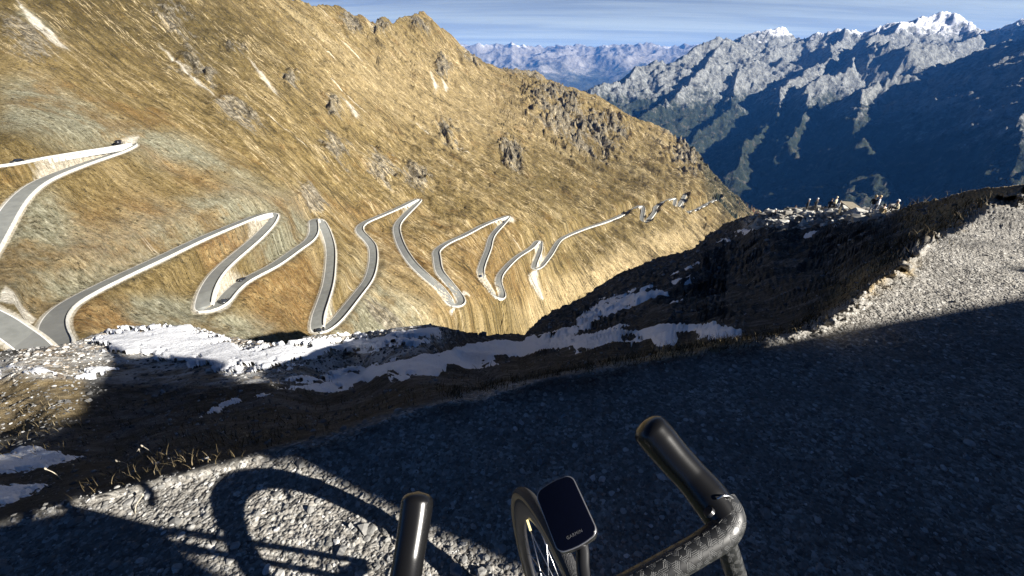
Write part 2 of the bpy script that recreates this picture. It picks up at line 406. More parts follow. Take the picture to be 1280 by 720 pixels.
# colour zones of the slope (its own grass, scree and rust moss)
zone = lambda poly, w: soft(PX, PY, poly, w)
wx = 16*fbm(UW/45, VV/80, oct=3, seed=51)
def zonew(poly, w):
    return soft(PX+wx, PY+wx*.5, poly, w)
scree = np.maximum.reduce([zonew([(-250, 250), (60, 250), (120, 285), (300, 230), (390, 255), (360, 330), (240, 300), (150, 350), (40, 385), (-250, 400)], 24)*1.0,
  zonew([(0, 110), (60, 100), (150, 150), (250, 180), (330, 230), (230, 215), (120, 180), (0, 160)], 18)*.8,
  zonew([(100, 395), (240, 360), (260, 400), (330, 400), (380, 425), (250, 440), (120, 430)], 12),
  zonew([(430, 385), (470, 360), (540, 380), (560, 415), (520, 430), (400, 440)], 12)*.9,
  zonew([(20, 0), (90, 60), (70, 60), (20, 25)], 10)*.8,
  zonew([(440, 320), (500, 330), (480, 360), (440, 350)], 14)*.5])
rust = np.maximum.reduce([zonew([(80, 270), (180, 245), (250, 270), (150, 320), (60, 330)], 25)*.55,
  zonew([(75, 388), (130, 385), (200, 420), (110, 430), (80, 415)], 9),
  zonew([(250, 300), (310, 290), (290, 345), (300, 372), (278, 380), (262, 330)], 12)*.9,
  zonew([(290, 365), (400, 320), (400, 405), (330, 410)], 14)*.8,
  zonew([(420, 270), (480, 280), (540, 310), (620, 360), (560, 420), (480, 340)], 24)*.55,
  zonew([(540, 300), (640, 280), (660, 370), (600, 380)], 24)*.6,
  zonew([(160, 180), (300, 240), (420, 255), (540, 270), (430, 270), (250, 235)], 12)*.75])
olive = np.maximum.reduce([zonew([(-250, -150), (120, -60), (300, 0), (350, 60), (280, 110), (120, 60), (0, 60)], 40)*.85,
  zonew([(720, 300), (800, 280), (880, 290), (760, 340), (700, 330)], 14)*.55,
  zonew([(640, 200), (800, 190), (860, 240), (780, 265), (690, 280), (600, 215)], 26)*.5,
  zonew([(-250, 130), (110, 150), (140, 175), (-250, 210)], 12)*.6])
sand = np.maximum.reduce([zonew([(640, 380), (760, 320), (880, 275), (900, 300), (760, 360), (690, 410), (650, 410)], 14)*.85,
  zonew([(400, 60), (560, 70), (640, 120), (700, 180), (560, 180), (420, 120)], 40)*.45])
PALE = [[(138, 178), (150, 171), (160, 169), (174, 169), (168, 177), (158, 184), (146, 186)], [(250, 388), (278, 383), (288, 366), (293, 374), (292, 392), (276, 397), (262, 394)], [(274, 376), (278, 356), (286, 360), (284, 372)],
  [(40, 381), (60, 374), (72, 373), (82, 377), (70, 388), (58, 396), (48, 386)], [(8, 362), (18, 368), (36, 382), (30, 386), (14, 384), (0, 378)], [(574, 371), (582, 369), (587, 373), (578, 380)], [(633, 276), (640, 273), (643, 278), (637, 281)],
  [(562, 392), (572, 388), (576, 394), (566, 400)], [(661, 342), (672, 336), (672, 350), (676, 362), (680, 372), (676, 372), (668, 362), (661, 350)], [(175, 345), (215, 322), (222, 322), (215, 332), (185, 346)],
  [(22, 2), (60, 36), (88, 64), (72, 60), (40, 34)], [(198, 56), (240, 93), (270, 118), (238, 97)], [(312, 76), (345, 118), (350, 126), (325, 98)], [(538, 95), (550, 118), (544, 118)], [(552, 100), (562, 118), (557, 120)], [(425, 120), (452, 150), (446, 150)], [(520, 155), (540, 172), (532, 172)]]
pale_m = np.maximum.reduce([soft(PX+2*fbm(UW/6, VV/9, oct=3, seed=55), PY+1.5*fbm(UW/5, VV/8, oct=2, seed=56), p, 1.6) for p in PALE])
forest_m = soft(PX, PY, [(864, 190), (960, 262), (950, 275), (905, 272), (880, 240)], 7)
hill_at = dict(u=UW.ravel(), v=VV.ravel(), crag=crag.ravel(), scree=np.clip(scree*1.35, 0, 1).ravel(), rust=rust.ravel(), olive=olive.ravel(), sand=sand.ravel(), road=roadnear.ravel(), wood=forest_m.ravel(), pale=pale_m.ravel(), far=np.log(TT.ravel()/100))
# the far side of the ridge falls away behind the skyline
back = []
for k, (dr, dz) in enumerate(((18, -8), (80, -60), (260, -230), (700, -560))):
    b = HP[0].copy(); n2 = b[:, :2]/np.linalg.norm(b[:, :2], axis=1)[:, None]
    b[:, :2] += n2*dr*np.minimum(1, TT[0]/600)[:, None]; b[:, 2] = np.maximum(b[:, 2]+dz*np.minimum(1, TT[0]/600), -1179); back.append(b)
nb = len(back)
HV = np.concatenate([np.array(back[::-1]), HP], 0)
for k in hill_at: 
    a = hill_at[k].reshape(PX.shape); hill_at[k] = np.concatenate([np.repeat(a[:1], nb, 0), a], 0).ravel()
HV[..., 2] = np.maximum(HV[..., 2], -1179)

t = NT('alpine_slope'); u, v = t.attr('u'), t.attr('v'); far = t.attr('far')
SU = lambda a, b, c=0.0: t.vec(t.math('MULTIPLY', u, 1.0/a), t.math('MULTIPLY', v, 1.0/b), c)
fmx = t.map(far, .45, 1.35)
def lerp(f, a, b):
    m = t.n('ShaderNodeMix', data_type='FLOAT'); t.l(f, m.inputs[0]); t.l(a, m.inputs[2]); t.l(b, m.inputs[3]); return m.outputs[0]
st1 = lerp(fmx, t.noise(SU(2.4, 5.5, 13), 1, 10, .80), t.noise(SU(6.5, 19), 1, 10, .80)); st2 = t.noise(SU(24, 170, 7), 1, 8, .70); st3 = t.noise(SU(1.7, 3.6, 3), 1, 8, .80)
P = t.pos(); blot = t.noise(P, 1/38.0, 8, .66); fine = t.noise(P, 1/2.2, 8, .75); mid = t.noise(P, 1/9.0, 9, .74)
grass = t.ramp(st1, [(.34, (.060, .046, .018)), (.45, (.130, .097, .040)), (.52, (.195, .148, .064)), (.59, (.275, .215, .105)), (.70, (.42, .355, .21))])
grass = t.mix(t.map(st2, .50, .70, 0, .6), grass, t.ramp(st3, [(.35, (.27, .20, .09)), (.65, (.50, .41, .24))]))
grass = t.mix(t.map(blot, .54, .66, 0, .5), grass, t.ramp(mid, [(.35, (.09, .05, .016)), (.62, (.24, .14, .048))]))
grass = t.mix(t.math('MULTIPLY', t.attr('olive'), t.map(st1, .25, .50, .45, 1)), grass, t.ramp(mid, [(.34, (.022, .019, .008)), (.52, (.090, .069, .026)), (.68, (.20, .155, .070))]))
grass = t.mix(t.math('MULTIPLY', t.attr('sand'), .75), grass, t.ramp(st3, [(.34, (.28, .205, .095)), (.66, (.60, .50, .31))]))
screec = t.ramp(st3, [(.32, (.10, .10, .068)), (.5, (.225, .222, .16)), (.66, (.42, .41, .32))])
screec = t.mix(t.map(blot, .46, .60, 0, .75), screec, t.ramp(mid, [(.36, (.075, .048, .018)), (.64, (.25, .17, .072))]))
grass = t.mix(t.math('MULTIPLY', t.attr('scree'), t.map(st1, .36, .52, .5, 1)), grass, screec)
rustc = t.ramp(mid, [(.34, (.06, .030, .012)), (.5, (.215, .128, .048)), (.66, (.42, .31, .15))])
grass = t.mix(t.math('MULTIPLY', t.attr('rust'), t.map(st3, .36, .56, .25, 1)), grass, rustc)
band = t.noise(SU(75, 420, 31), 1, 6, .66, .15)
grass = t.mix(t.map(band, .56, .68, 0, .55), grass, t.ramp(mid, [(.36, (.045, .038, .016)), (.62, (.16, .125, .055))]))
grass = t.mix(t.map(band, .44, .33, 0, .5), grass, t.ramp(st3, [(.36, (.30, .24, .12)), (.64, (.56, .48, .31))]))
# low dark shrubs and outcrop specks
spk = t.math('MULTIPLY', t.map(fine, .53, .60), t.map(mid, .44, .56))
grass = t.mix(t.math('MULTIPLY', spk, .85), grass, (.028, .024, .012))
st4 = lerp(fmx, t.noise(SU(1.5, 3.2, 12), 1, 9, .78), t.noise(SU(3.6, 9, 11), 1, 9, .78))
shr = t.math('MULTIPLY', t.map(st4, .57, .64), t.map(t.noise(SU(60, 150, 5), 1, 4, .6), .46, .58))
grass = t.mix(t.math('MULTIPLY', shr, .8), grass, (.034, .029, .014))
pale = t.math('MULTIPLY', t.map(st4, .38, .30), t.map(st2, .42, .58))
grass = t.mix(t.math('MULTIPLY', pale, .85), grass, (.62, .55, .42))
chute = t.math('MULTIPLY', t.map(t.noise(SU(9, 130, 19), 1, 5, .6, .1), .66, .70), t.map(st3, .3, .5, .5, 1))
grass = t.mix(t.math('MULTIPLY', chute, .9), grass, (.58, .53, .43))
stn = t.noise(P, 1/4.2, 9, .78, .2)
rock = t.ramp(stn, [(.34, (.026, .023, .019)), (.46, (.10, .09, .070)), (.56, (.235, .215, .17)), (.68, (.50, .46, .38))])
grass = t.mix(t.map(t.math('ADD', t.math('MULTIPLY', t.attr('crag'), .62), t.math('MULTIPLY', t.math('SUBTRACT', t.noise(SU(6, 13, 23), 1, 9, .8, .1), .5), 1.9)), .34, .52, 0, .9), grass, rock)
wd = t.ramp(t.noise(P, 1/11.0, 6, .8), [(.38, (.018, .022, .012)), (.52, (.06, .055, .030)), (.66, (.20, .18, .13))])
grass = t.mix(t.attr('wood'), grass, wd)
grav = t.ramp(fine, [(.3, (.34, .31, .25)), (.7, (.62, .58, .48))])
grass = t.mix(t.math('MULTIPLY', t.map(t.attr('road'), .35, .9), t.map(mid, .25, .5, .5, 1)), grass, grav)
grass = t.mix(t.math('MULTIPLY', t.attr('pale'), t.map(st3, .30, .55, .35, .95)), grass, t.ramp(fine, [(.3, (.46, .44, .38)), (.7, (.76, .74, .68))]))
ln = t.noise(SU(6, 85, 61), 1, 6, .62); l1 = t.map(t.math('ABSOLUTE', t.math('SUBTRACT', ln, .5)), .014, .004)
ln2 = t.noise(SU(11, 120, 71), 1, 6, .62); l2 = t.map(t.math('ABSOLUTE', t.math('SUBTRACT', ln2, .47)), .022, .006)
lw = t.map(t.noise(SU(45, 90, 81), 1, 4, .6), .42, .58)
grass = t.mix(t.math('MULTIPLY', t.math('MULTIPLY', l1, t.map(far, .6, 1.35, .12, 1)), t.math('MULTIPLY', lw, .8)), grass, (.60, .50, .32))
grass = t.mix(t.math('MULTIPLY', t.math('MULTIPLY', l2, t.map(far, .6, 1.35, .12, 1)), t.math('SUBTRACT', .85, t.math('MULTIPLY', lw, .6))), grass, (.045, .037, .018))
fg = t.noise(P, 1/1.3, 10, .85)
fg2 = lerp(fmx, t.noise(SU(1.6, 2.2, 43), 1, 8, .8), t.noise(SU(5, 8, 41), 1, 8, .8))
grass = t.mix(1.0, grass, t.ramp(t.math('ADD', t.math('MULTIPLY', fg, .6), t.math('MULTIPLY', fg2, .4)), [(.37, (.20, .185, .155)), (.46, (.60, .575, .53)), (.54, (.98, .95, .905)), (.64, (1.52, 1.50, 1.47))]), 'MULTIPLY')
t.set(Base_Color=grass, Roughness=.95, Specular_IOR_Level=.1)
hb = t.math('ADD', t.math('MULTIPLY', st3, .5), t.math('ADD', t.math('MULTIPLY', stn, .9), t.math('MULTIPLY', st1, .8)))
t.bump(hb, .75, 1.5)
hillo = mesh_np('mountainside', HV.reshape(-1, 3), grid_faces(*HV.shape[:2]), t.m, attrs=hill_at)
tag(hillo, kind='structure')

# ================================================================== NEAR SLOPE: gravel shoulder, grass bank, rocky spur
def resample0(P, step):
    s_ = np.r_[0, np.cumsum(np.linalg.norm(np.diff(P, axis=0), axis=1))]; q_ = np.arange(0, s_[-1], step)
    return np.stack([np.interp(q_, s_, P[:, i]) for i in range(2)], -1)
pl = lambda x, y: (x, y, float(t_for_z(x, y, 0)))
NEAR = [pl(0, 720), pl(-140, 860), pl(300, 800), pl(640, 850), pl(1000, 850), pl(1420, 860), pl(640, 720), pl(1280, 720), pl(1430, 560), pl(200, 660), pl(360, 610), pl(480, 600), pl(500, 560), pl(620, 530), pl(720, 510), pl(860, 480), pl(1000, 470), pl(1000, 600), pl(1150, 440), pl(1270, 500), pl(1100, 540), pl(760, 620), pl(-120, 720),
  zt(1270, 400, -.08), zt(1410, 380, -.15), zt(1100, 410, -.08), zt(90, 622, -.01), zt(385, 553, -.01), zt(560, 497, -.01), zt(740, 459, -.01), zt(870, 440, -.02),
  (300, 520, 4.5), (140, 575, 3.35), (10, 575, 3.9), (10, 540, 5.8), (200, 480, 8.4), (60, 500, 6.6), (100, 425, 13), (200, 412, 14), (300, 428, 12.6), (400, 424, 12.2), (500, 412, 12.5), (548, 412, 13.8), (575, 450, 16), (450, 485, 9.3), (450, 455, 11.8), (400, 515, 5.1),
  (650, 462, 10.5), (800, 440, 7.0), (600, 482, 6.6), (860, 424, 7.8), (-100, 560, 3.6), (-150, 480, 11), (-150, 640, 2.05),
  (600, 418, 31), (650, 418, 42), (700, 385, 72), (760, 351, 92), (850, 317, 104), (905, 280, 92), (960, 265, 62), (1060, 260, 50), (1120, 263, 41), (1180, 247, 22), (1270, 232, 11.5), (1440, 212, 8),
  zt(1270, 300, -.20), zt(1200, 340, -.06), zt(1045, 385, -.02), zt(1078, 362, -.05), zt(1118, 332, -.10), zt(1158, 302, -.20), zt(1198, 275, -.36), zt(1232, 255, -.58), zt(1264, 240, -.85), zt(1160, 350, -.04), zt(1230, 310, -.18), zt(1400, 290, -.15), (1060, 290, 33), (1000, 300, 42), (900, 372, 23), (950, 340, 25), (830, 400, 15), (1085, 300, 19), (740, 410, 31), (800, 370, 42), (860, 340, 50), (700, 435, 20), (920, 310, 64), (1040, 350, 12.5), (960, 390, 9.4)]
GEDGE = np.array([(-150, 700), (0, 652), (80, 627), (180, 601), (300, 572), (385, 551), (480, 520), (560, 497), (660, 475), (740, 459), (800, 446), (860, 435), (930, 427), (990, 414), (1035, 393), (1070, 366), (1108, 338), (1150, 304), (1195, 272), (1230, 252), (1262, 239), (1480, 205)], float)
GPOLY = [tuple(p) for p in GEDGE]+[(1480, 900), (-150, 900)]
def shoulder_t(px, py):                     # the gravel shoulder: level here, dipping gently as it bends away
    px = np.asarray(px, float); py = np.asarray(py, float); t_ = t_for_z(px, py, 0); d_ = ray(px, py)
    for _ in range(12):
        r_ = np.hypot(d_[..., 0]*t_, d_[..., 1]*t_)
        t_ = .5*t_+.5*t_for_z(px, py, -.0145*np.maximum(0, np.minimum(r_, 30)-3.5)**1.85)
    return t_
RIM = [(float(a), float(b)+1) for a, b in resample0(GEDGE[:18], 24)]
NEAR = [p for p in NEAR if not (p[0] > 1030 and p[2] < 8.5 and p[1] < 415 and p[1] > 236)]
NTPS = TPS([(a, b) for a, b, c in NEAR]+RIM, [math.log(c/t_for_z(a, b, 0)) for a, b, c in NEAR]+[float(np.log(shoulder_t(a, b)/t_for_z(a, b, 0)))+.004 for a, b in RIM], 1.5e-3)
def near_t(px, py):
    px = np.asarray(px, float); py = np.asarray(py, float)
    d = poly_dist(px, py, [tuple(p) for p in GEDGE], closed=False)*np.where(in_poly(px, py, GPOLY), 1, -1)
    d = d+sstep(940, 1060, px)*(13*fbm(px/34, py/13, oct=4, seed=99)-3)+2.5*fbm(px/18, py/7, oct=3, seed=98)
    flatm = sstep(-4, 14, d)
    return np.exp(NTPS(px, py)*(1-flatm)+flatm*np.log(shoulder_t(px, py)/t_for_z(px, py, 0)))*t_for_z(px, py, 0)
xs2 = np.linspace(-130, 1420, 1040); R2 = 330
ye2 = np.interp(xs2, EDGE_N[:, 0], EDGE_N[:, 1]); fr2 = np.linspace(0, 1, R2)**1.12
NX = np.broadcast_to(xs2, (R2, len(xs2))).copy(); NY = ye2[None]+(870-ye2)[None]*fr2[:, None]
NTt = near_t(NX, NY); NP = at(NX, NY, NTt)
jit = (5+8*sstep(960, 1100, NX))*fbm(NP[..., 0]*1.3, NP[..., 1]*1.3, oct=5, seed=61, gain=.6)-sstep(940, 1060, NX)*(13*fbm(NX/34, NY/13, oct=4, seed=99)-3)*.0
gd = poly_dist(NX, NY+jit, [tuple(p) for p in GEDGE], closed=False)*np.where(in_poly(NX, NY+jit, GPOLY), 1, -1)
gravel_m = sstep(-5, 6, gd)
x, y = NP[..., 0], NP[..., 1]
dzg = .006*fbm(x*22, y*22, oct=3, seed=62)+.018*fbm(x*2.2, y*2.2, oct=3, seed=63)+sstep(3.6, 6, NTt)*(.05*fbm(x*.9, y*.9, oct=4, seed=65)+.016*fbm(x*7, y*7, oct=3, seed=69))
rockn = ridged(x/5.5+y/11, y/5, oct=5, seed=64)-.9
slab = ridged(x/2.2, y/2.6, oct=4, seed=66)-.8
dzr = NTt*(.022*rockn+.011*slab)+.05*fbm(x*1.5, y*1.5, oct=4, seed=67)
edgefade = .22+.78*sstep(0, .09, fr2)[:, None]
Z0 = NP[..., 2].copy()
NP[..., 2] += (dzg*gravel_m+dzr*(1-gravel_m)*np.minimum(1, NTt/6)*edgefade*(1-.65*soft(NX, NY, [(60, 440), (100, 400), (600, 390), (560, 440), (500, 455), (300, 485), (100, 480)], 14)))
# masks for the ground itself
crest_m = soft(NX+jit, NY+jit, [(-150, 470), (60, 440), (100, 420), (200, 400), (270, 412), (360, 428), (500, 405), (565, 400), (552, 432), (500, 452), (420, 468), (370, 482), (300, 488), (120, 470), (-150, 500)], 8)
strawp = np.maximum.reduce([soft(NX+jit, NY+jit*.6, [(750, 452), (830, 436), (900, 425), (960, 428), (930, 436), (850, 447), (760, 460)], 5),
   soft(NX+jit*2, NY+jit, [(1060, 350), (1120, 325), (1150, 330), (1120, 350), (1060, 385), (1030, 392)], 14),
   soft(NX+jit*2, NY+jit, [(1130, 262), (1190, 246), (1270, 232), (1275, 245), (1220, 262), (1200, 285), (1150, 295), (1130, 285)], 12),
   soft(NX+jit, NY, [(-150, 470), (100, 440), (110, 520), (60, 540), (-150, 540)], 10)*.75])
plat = soft(NX+jit*.6, NY+jit*.5, [(945, 268), (1000, 262), (1060, 262), (1120, 266), (1100, 276), (1060, 279), (1010, 288), (985, 290), (950, 285), (930, 290), (925, 278)], 4)
sheet_at = dict(gravel=gravel_m.ravel(), crest=crest_m.ravel(), straw=strawp.ravel(), plat=plat.ravel())
sk = []
for dr, dz in ((.03, -.05), (.10, -.22), (.3, -.6)):
    b = NP[0].copy(); n2 = b[:, :2]/np.linalg.norm(b[:, :2], axis=1)[:, None]
    b[:, :2] += n2*(dr*NTt[0])[:, None]; b[:, 2] += dz*NTt[0]; sk.append(b)
NV = np.concatenate([np.array(sk[::-1]), NP], 0)
for k in sheet_at:
    a = sheet_at[k].reshape(NX.shape); sheet_at[k] = np.concatenate([np.repeat(a[:1], 3, 0), a], 0).ravel()
t = NT('near_ground'); P = t.pos()
peb = t.voro(P, 62, rnd=1); pebc = t.n('ShaderNodeSeparateColor'); vv = t.n('ShaderNodeTexVoronoi'); t.l(P, vv.inputs['Vector']); vv.inputs['Scale'].default_value = 62
t.l(vv.outputs['Color'], pebc.inputs[0])
peb2 = t.voro(P, 21); n1 = t.noise(P, 3.0, 6, .65); n2_ = t.noise(P, 40, 5, .6)
gcol = t.ramp(pebc.outputs[0], [(.0, (.13, .12, .11)), (.5, (.21, .20, .185)), (.85, (.30, .29, .27)), (1, (.42, .41, .39))])
gcol = t.mix(t.map(n1, .40, .62, 0, .6), gcol, t.ramp(n2_, [(.3, (.10, .096, .09)), (.7, (.20, .19, .175))]))
n3 = t.noise(P, .7, 5, .6)
gcol = t.mix(t.map(n3, .5, .68, 0, .5), gcol, (.085, .082, .078))
vb = t.n('ShaderNodeTexVoronoi'); t.l(P, vb.inputs['Vector']); vb.inputs['Scale'].default_value = 26; vbc = t.n('ShaderNodeSeparateColor'); t.l(vb.outputs['Color'], vbc.inputs[0])
gcol = t.mix(t.math('MULTIPLY', t.map(vb.outputs['Distance'], .42, .30), t.map(vbc.outputs[1], .72, .78)), gcol, t.ramp(vbc.outputs[0], [(.2, (.16, .155, .15)), (.8, (.44, .43, .41))]))
gr = t.noise(P, .9, 7, .72); gr2 = t.noise(t.scale(P, (7, 7, 2)), 1, 10, .8)
turf = t.ramp(gr2, [(.34, (.014, .014, .013)), (.5, (.046, .045, .040)), (.66, (.15, .145, .13))])
turf = t.mix(t.map(gr, .48, .62, 0, .8), turf, t.ramp(t.noise(P, 6, 5, .7), [(.35, (.07, .07, .07)), (.65, (.24, .24, .235))]))
straw = t.ramp(gr2, [(.3, (.13, .085, .035)), (.5, (.34, .25, .12)), (.7, (.55, .44, .26))])
turf = t.mix(t.math('MULTIPLY', t.attr('straw'), t.map(gr2, .25, .5, .4, 1)), turf, straw)
gmask_n = t.math('MULTIPLY', t.attr('gravel'), t.math('SUBTRACT', 1.0, t.math('MULTIPLY', t.attr('straw'), t.map(gr, .42, .55))))
wr_ = t.noise(P, 1.1, 7, .75, .5)
whiter = t.ramp(wr_, [(.36, (.09, .065, .038)), (.45, (.30, .27, .22)), (.54, (.58, .57, .54)), (.7, (.72, .72, .70))])
turf = t.mix(t.math('MULTIPLY', t.attr('crest'), .9), turf, whiter)
pl_ = t.ramp(t.noise(P, .55, 7, .75, .6), [(.38, (.05, .047, .042)), (.5, (.42, .39, .33)), (.65, (.62, .59, .52))])
turf = t.mix(t.attr('plat'), turf, pl_)
gcol = t.mix(1.0, gcol, (1.35, 1.34, 1.30), 'MULTIPLY')
t.set(Base_Color=t.mix(gmask_n, turf, gcol), Roughness=.93, Specular_IOR_Level=.15)
gh = t.math('ADD', t.math('MULTIPLY', t.math('SUBTRACT', 1.0, peb), .55), t.math('ADD', t.math('MULTIPLY', t.math('SUBTRACT', 1.0, peb2), .9), t.math('MULTIPLY', n2_, .35)))
th = t.math('ADD', t.math('MULTIPLY', gr2, 3.0), t.math('MULTIPLY', gr, 12.0))
hm = t.n('ShaderNodeMix', data_type='FLOAT'); t.l(t.attr('gravel'), hm.inputs[0]); t.l(th, hm.inputs[2]); t.l(gh, hm.inputs[3])
t.bump(hm.outputs[0], .9, .022)
near_o = mesh_np('ground', NV.reshape(-1, 3), grid_faces(*NV.shape[:2]), t.m, attrs=sheet_at)
tag(near_o, kind='structure')

# ------------------------------------------------------------------ snow lying on the near slope
SNOW = [[(250, 518), (300, 505), (350, 494), (400, 478), (440, 466), (480, 458), (520, 450), (560, 438), (600, 431), (660, 427), (720, 423), (780, 414), (830, 411), (880, 409), (927, 412), (930, 420), (880, 427), (840, 430), (790, 434), (740, 441), (690, 449), (640, 455), (590, 462), (540, 472), (480, 480), (430, 488), (380, 498), (345, 503), (300, 512)],
  [(560, 440), (600, 430), (640, 424), (690, 419), (715, 408), (728, 394), (750, 376), (780, 368), (820, 366), (850, 372), (800, 386), (770, 398), (740, 412), (720, 430), (690, 440), (600, 450)],
  [(770, 374), (800, 362), (850, 352), (872, 348), (868, 356), (830, 366), (800, 378)], [(985, 309), (998, 303), (1008, 297), (1024, 290), (1044, 286), (1042, 290), (1022, 296), (1010, 303), (990, 311)],
  [(830, 352), (870, 328), (880, 330), (840, 356)], [(905, 296), (925, 290), (945, 289), (930, 295)], [(893, 304), (905, 300), (912, 302), (898, 307)], [(680, 403), (690, 400), (696, 403), (686, 408)], [(870, 402), (885, 396), (897, 397), (880, 404)], [(745, 392), (790, 384), (800, 388), (760, 398)], [(810, 392), (850, 380), (862, 382), (825, 396)],
  [(-100, 575), (10, 569), (40, 561), (70, 566), (104, 569), (75, 578), (45, 590), (10, 594), (-100, 605)], [(-100, 620), (10, 608), (48, 603), (62, 607), (30, 622), (10, 634), (-100, 650)],
  [(105, 430), (135, 411), (200, 404), (245, 408), (275, 420), (320, 430), (380, 424), (420, 420), (480, 416), (555, 406), (550, 425), (520, 438), (470, 440), (400, 452), (330, 470), (270, 470), (220, 455), (150, 452)],
  [(-100, 465), (10, 462), (60, 467), (75, 473), (40, 479), (-100, 485)], [(90, 470), (115, 458), (160, 455), (150, 466), (110, 474)], [(330, 480), (400, 468), (470, 452), (520, 446), (480, 462), (400, 480), (345, 490)]]
sm = np.full(NX.shape, -1e3)
for k, p in enumerate(SNOW):
    d = poly_dist(NX, NY, p)*np.where(in_poly(NX, NY, p), 1, -1); sm = np.maximum(sm, d)
nz = fbm((NX+1.5*NY)/30, NY/9, oct=5, seed=71, gain=.58)
hol = fbm((NX+2*NY)/26, NY/6, oct=5, seed=72, gain=.6)
sm = sm-1.0+5.0*nz-np.where(crest_m > .4, 7.0*np.maximum(0, hol+.30)*2, 7.0*np.maximum(0, hol-.12))
keep = sm > -3.0
th_ = np.minimum(.011*NTt, .26)*sstep(-2.0, 5, sm)-.003*NTt*(1-sstep(-2.2, 0, sm))
SV = NP.copy(); SV[..., 2] = Z0+.72*(NP[..., 2]-Z0)+th_
fc = grid_faces(*NX.shape); kf = keep.ravel()[fc].all(1); fc = fc[kf]
used, inv = np.unique(fc, return_inverse=True)
t = NT('old_snow'); P = t.pos(); a = t.noise(P, 2.2, 6, .65); b = t.noise(P, 14, 5, .6)
t.set(Base_Color=t.mix(t.map(a, .58, .8, 0, .25), (.88, .89, .91), (.60, .57, .53)), Roughness=.6, Specular_IOR_Level=.3)
t.bump(t.math('ADD', a, t.math('MULTIPLY', b, .3)), .7, .12)
tag(mesh_np('snow', SV.reshape(-1, 3)[used], inv.reshape(-1, 4), t.m), 'patches of old snow lying in hollows of the dark slope', 'snow', kind='stuff')

# ================================================================== FAR MASSIF
def mk_ridges(lines, X, Y, base, slope, pw=.93, fl=None):
    Z = np.full(X.shape, float(base))
    for L in lines:
        k = slope
        if isinstance(L, tuple): L, k = L
        P = [at(a, b, c) for a, b, c in L]
        for p, q in zip(P[:-1], P[1:]):
            vx, vy = q[0]-p[0], q[1]-p[1]
            s = np.clip(((X-p[0])*vx+(Y-p[1])*vy)/(vx*vx+vy*vy), 0, 1)
            d = np.hypot(X-p[0]-s*vx, Y-p[1]-s*vy)
            Z = np.maximum(Z, p[2]+(q[2]-p[2])*s-k*d**pw*(1/(300**(pw-1))))
    return Z
MAIN = [(690, 135, 5000), (735, 112, 5200), (790, 97, 5600), (850, 72, 6200), (880, 58, 6400), (905, 48, 6500), (925, 56, 6900), (945, 43, 7500), (968, 36, 7800), (985, 46, 7700), (1000, 49, 7600), (1015, 42, 7500), (1030, 44, 7400), (1045, 35, 7400), (1060, 34, 7400), (1075, 41, 7400), (1090, 38, 7300), (1105, 34, 7250), (1125, 25, 7200), (1140, 35, 7300), (1150, 25, 7400), (1165, 22, 7400), (1180, 17, 7400), (1192, 28, 7300), (1205, 27, 7200), (1235, 38, 7000), (1260, 28, 6700), (1300, 18, 6300), (1420, 0, 5600)]
SP_ = [MAIN,
  [(905, 50, 6500), (885, 75, 6050), (862, 100, 5600), (825, 132, 5000), (795, 152, 4500)],
  ([(1000, 50, 7550), (968, 62, 7000), (945, 69, 6500), (920, 98, 5800), (902, 130, 5200), (872, 176, 4400), (850, 206, 3900)], .8),
  ([(945, 69, 6500), (962, 76, 6400), (985, 84, 6300)], .8),
  ([(1060, 36, 7400), (1046, 50, 6900), (1032, 70, 6300), (1003, 94, 5600), (978, 120, 5000), (945, 165, 4200), (920, 215, 3400)], .75),
  ([(1128, 28, 7200), (1092, 50, 6500), (1076, 66, 6000), (1052, 95, 5300), (1018, 112, 4800), (1000, 140, 4300), (985, 190, 3500)], .72),
  ([(1240, 37, 7000), (1200, 56, 6300), (1165, 62, 5700), (1125, 62, 5400), (1090, 56, 5700)], .75),
  ([(1205, 112, 3900), (1178, 104, 4150), (1130, 103, 4350), (1090, 116, 4200), (1078, 150, 3650), (1072, 190, 3050), (1060, 225, 2600)], .62),
  ([(1560, -40, 4300), (1420, 0, 3900), (1350, 45, 3500), (1300, 95, 3050), (1275, 150, 2600), (1245, 215, 2200)], .60),
  ([(1420, 0, 3900), (1300, 40, 4600), (1230, 62, 5200)], .7)]
az = np.radians(np.linspace(2, 58, 760)); rr = np.geomspace(1750, 13500, 420)
AZ, RR = np.meshgrid(az, rr); X, Y = RR*np.sin(AZ), RR*np.cos(AZ)
wrp = 160*fbm(X/1500, Y/1500, oct=4, seed=80); wrp2 = 160*fbm(X/1500, Y/1500, oct=4, seed=84)
Zm = mk_ridges(SP_, X+wrp*1.15, Y+wrp2*1.15, -1170, .66)
above = np.clip((Zm+1170)/500, 0, 1)
Zm += above*(78*(ridged(X/820, Y/820, oct=6, seed=81, gain=.5)-1.0)+34*(ridged(X/190, Y/190, oct=5, seed=82, gain=.58)-.95))
crest_d = np.full(X.shape, 1e9)
t = NT('high_mountain'); P = t.pos(); geo = t.n('ShaderNodeNewGeometry')
sz = t.n('ShaderNodeSeparateXYZ'); t.l(P, sz.inputs[0]); nzv = t.n('ShaderNodeSeparateXYZ'); t.l(geo.outputs['Normal'], nzv.inputs[0])
r1 = t.noise(P, 1/240.0, 8, .68); r2 = t.noise(P, 1/60.0, 7, .72)
rockc = t.ramp(r2, [(.32, (.075, .078, .075)), (.5, (.17, .175, .165)), (.68, (.32, .325, .31))])
h = t.math('ADD', sz.outputs[2], t.math('MULTIPLY', t.math('SUBTRACT', r1, .5), 700.0))
woods = t.ramp(r2, [(.35, (.012, .018, .014)), (.55, (.028, .036, .024)), (.68, (.10, .085, .07))])
c = t.mix(t.map(h, -430, -200), woods, rockc)
snow_f = t.math('MULTIPLY', t.map(h, 440, 640), t.map(nzv.outputs[2], .60, .80))
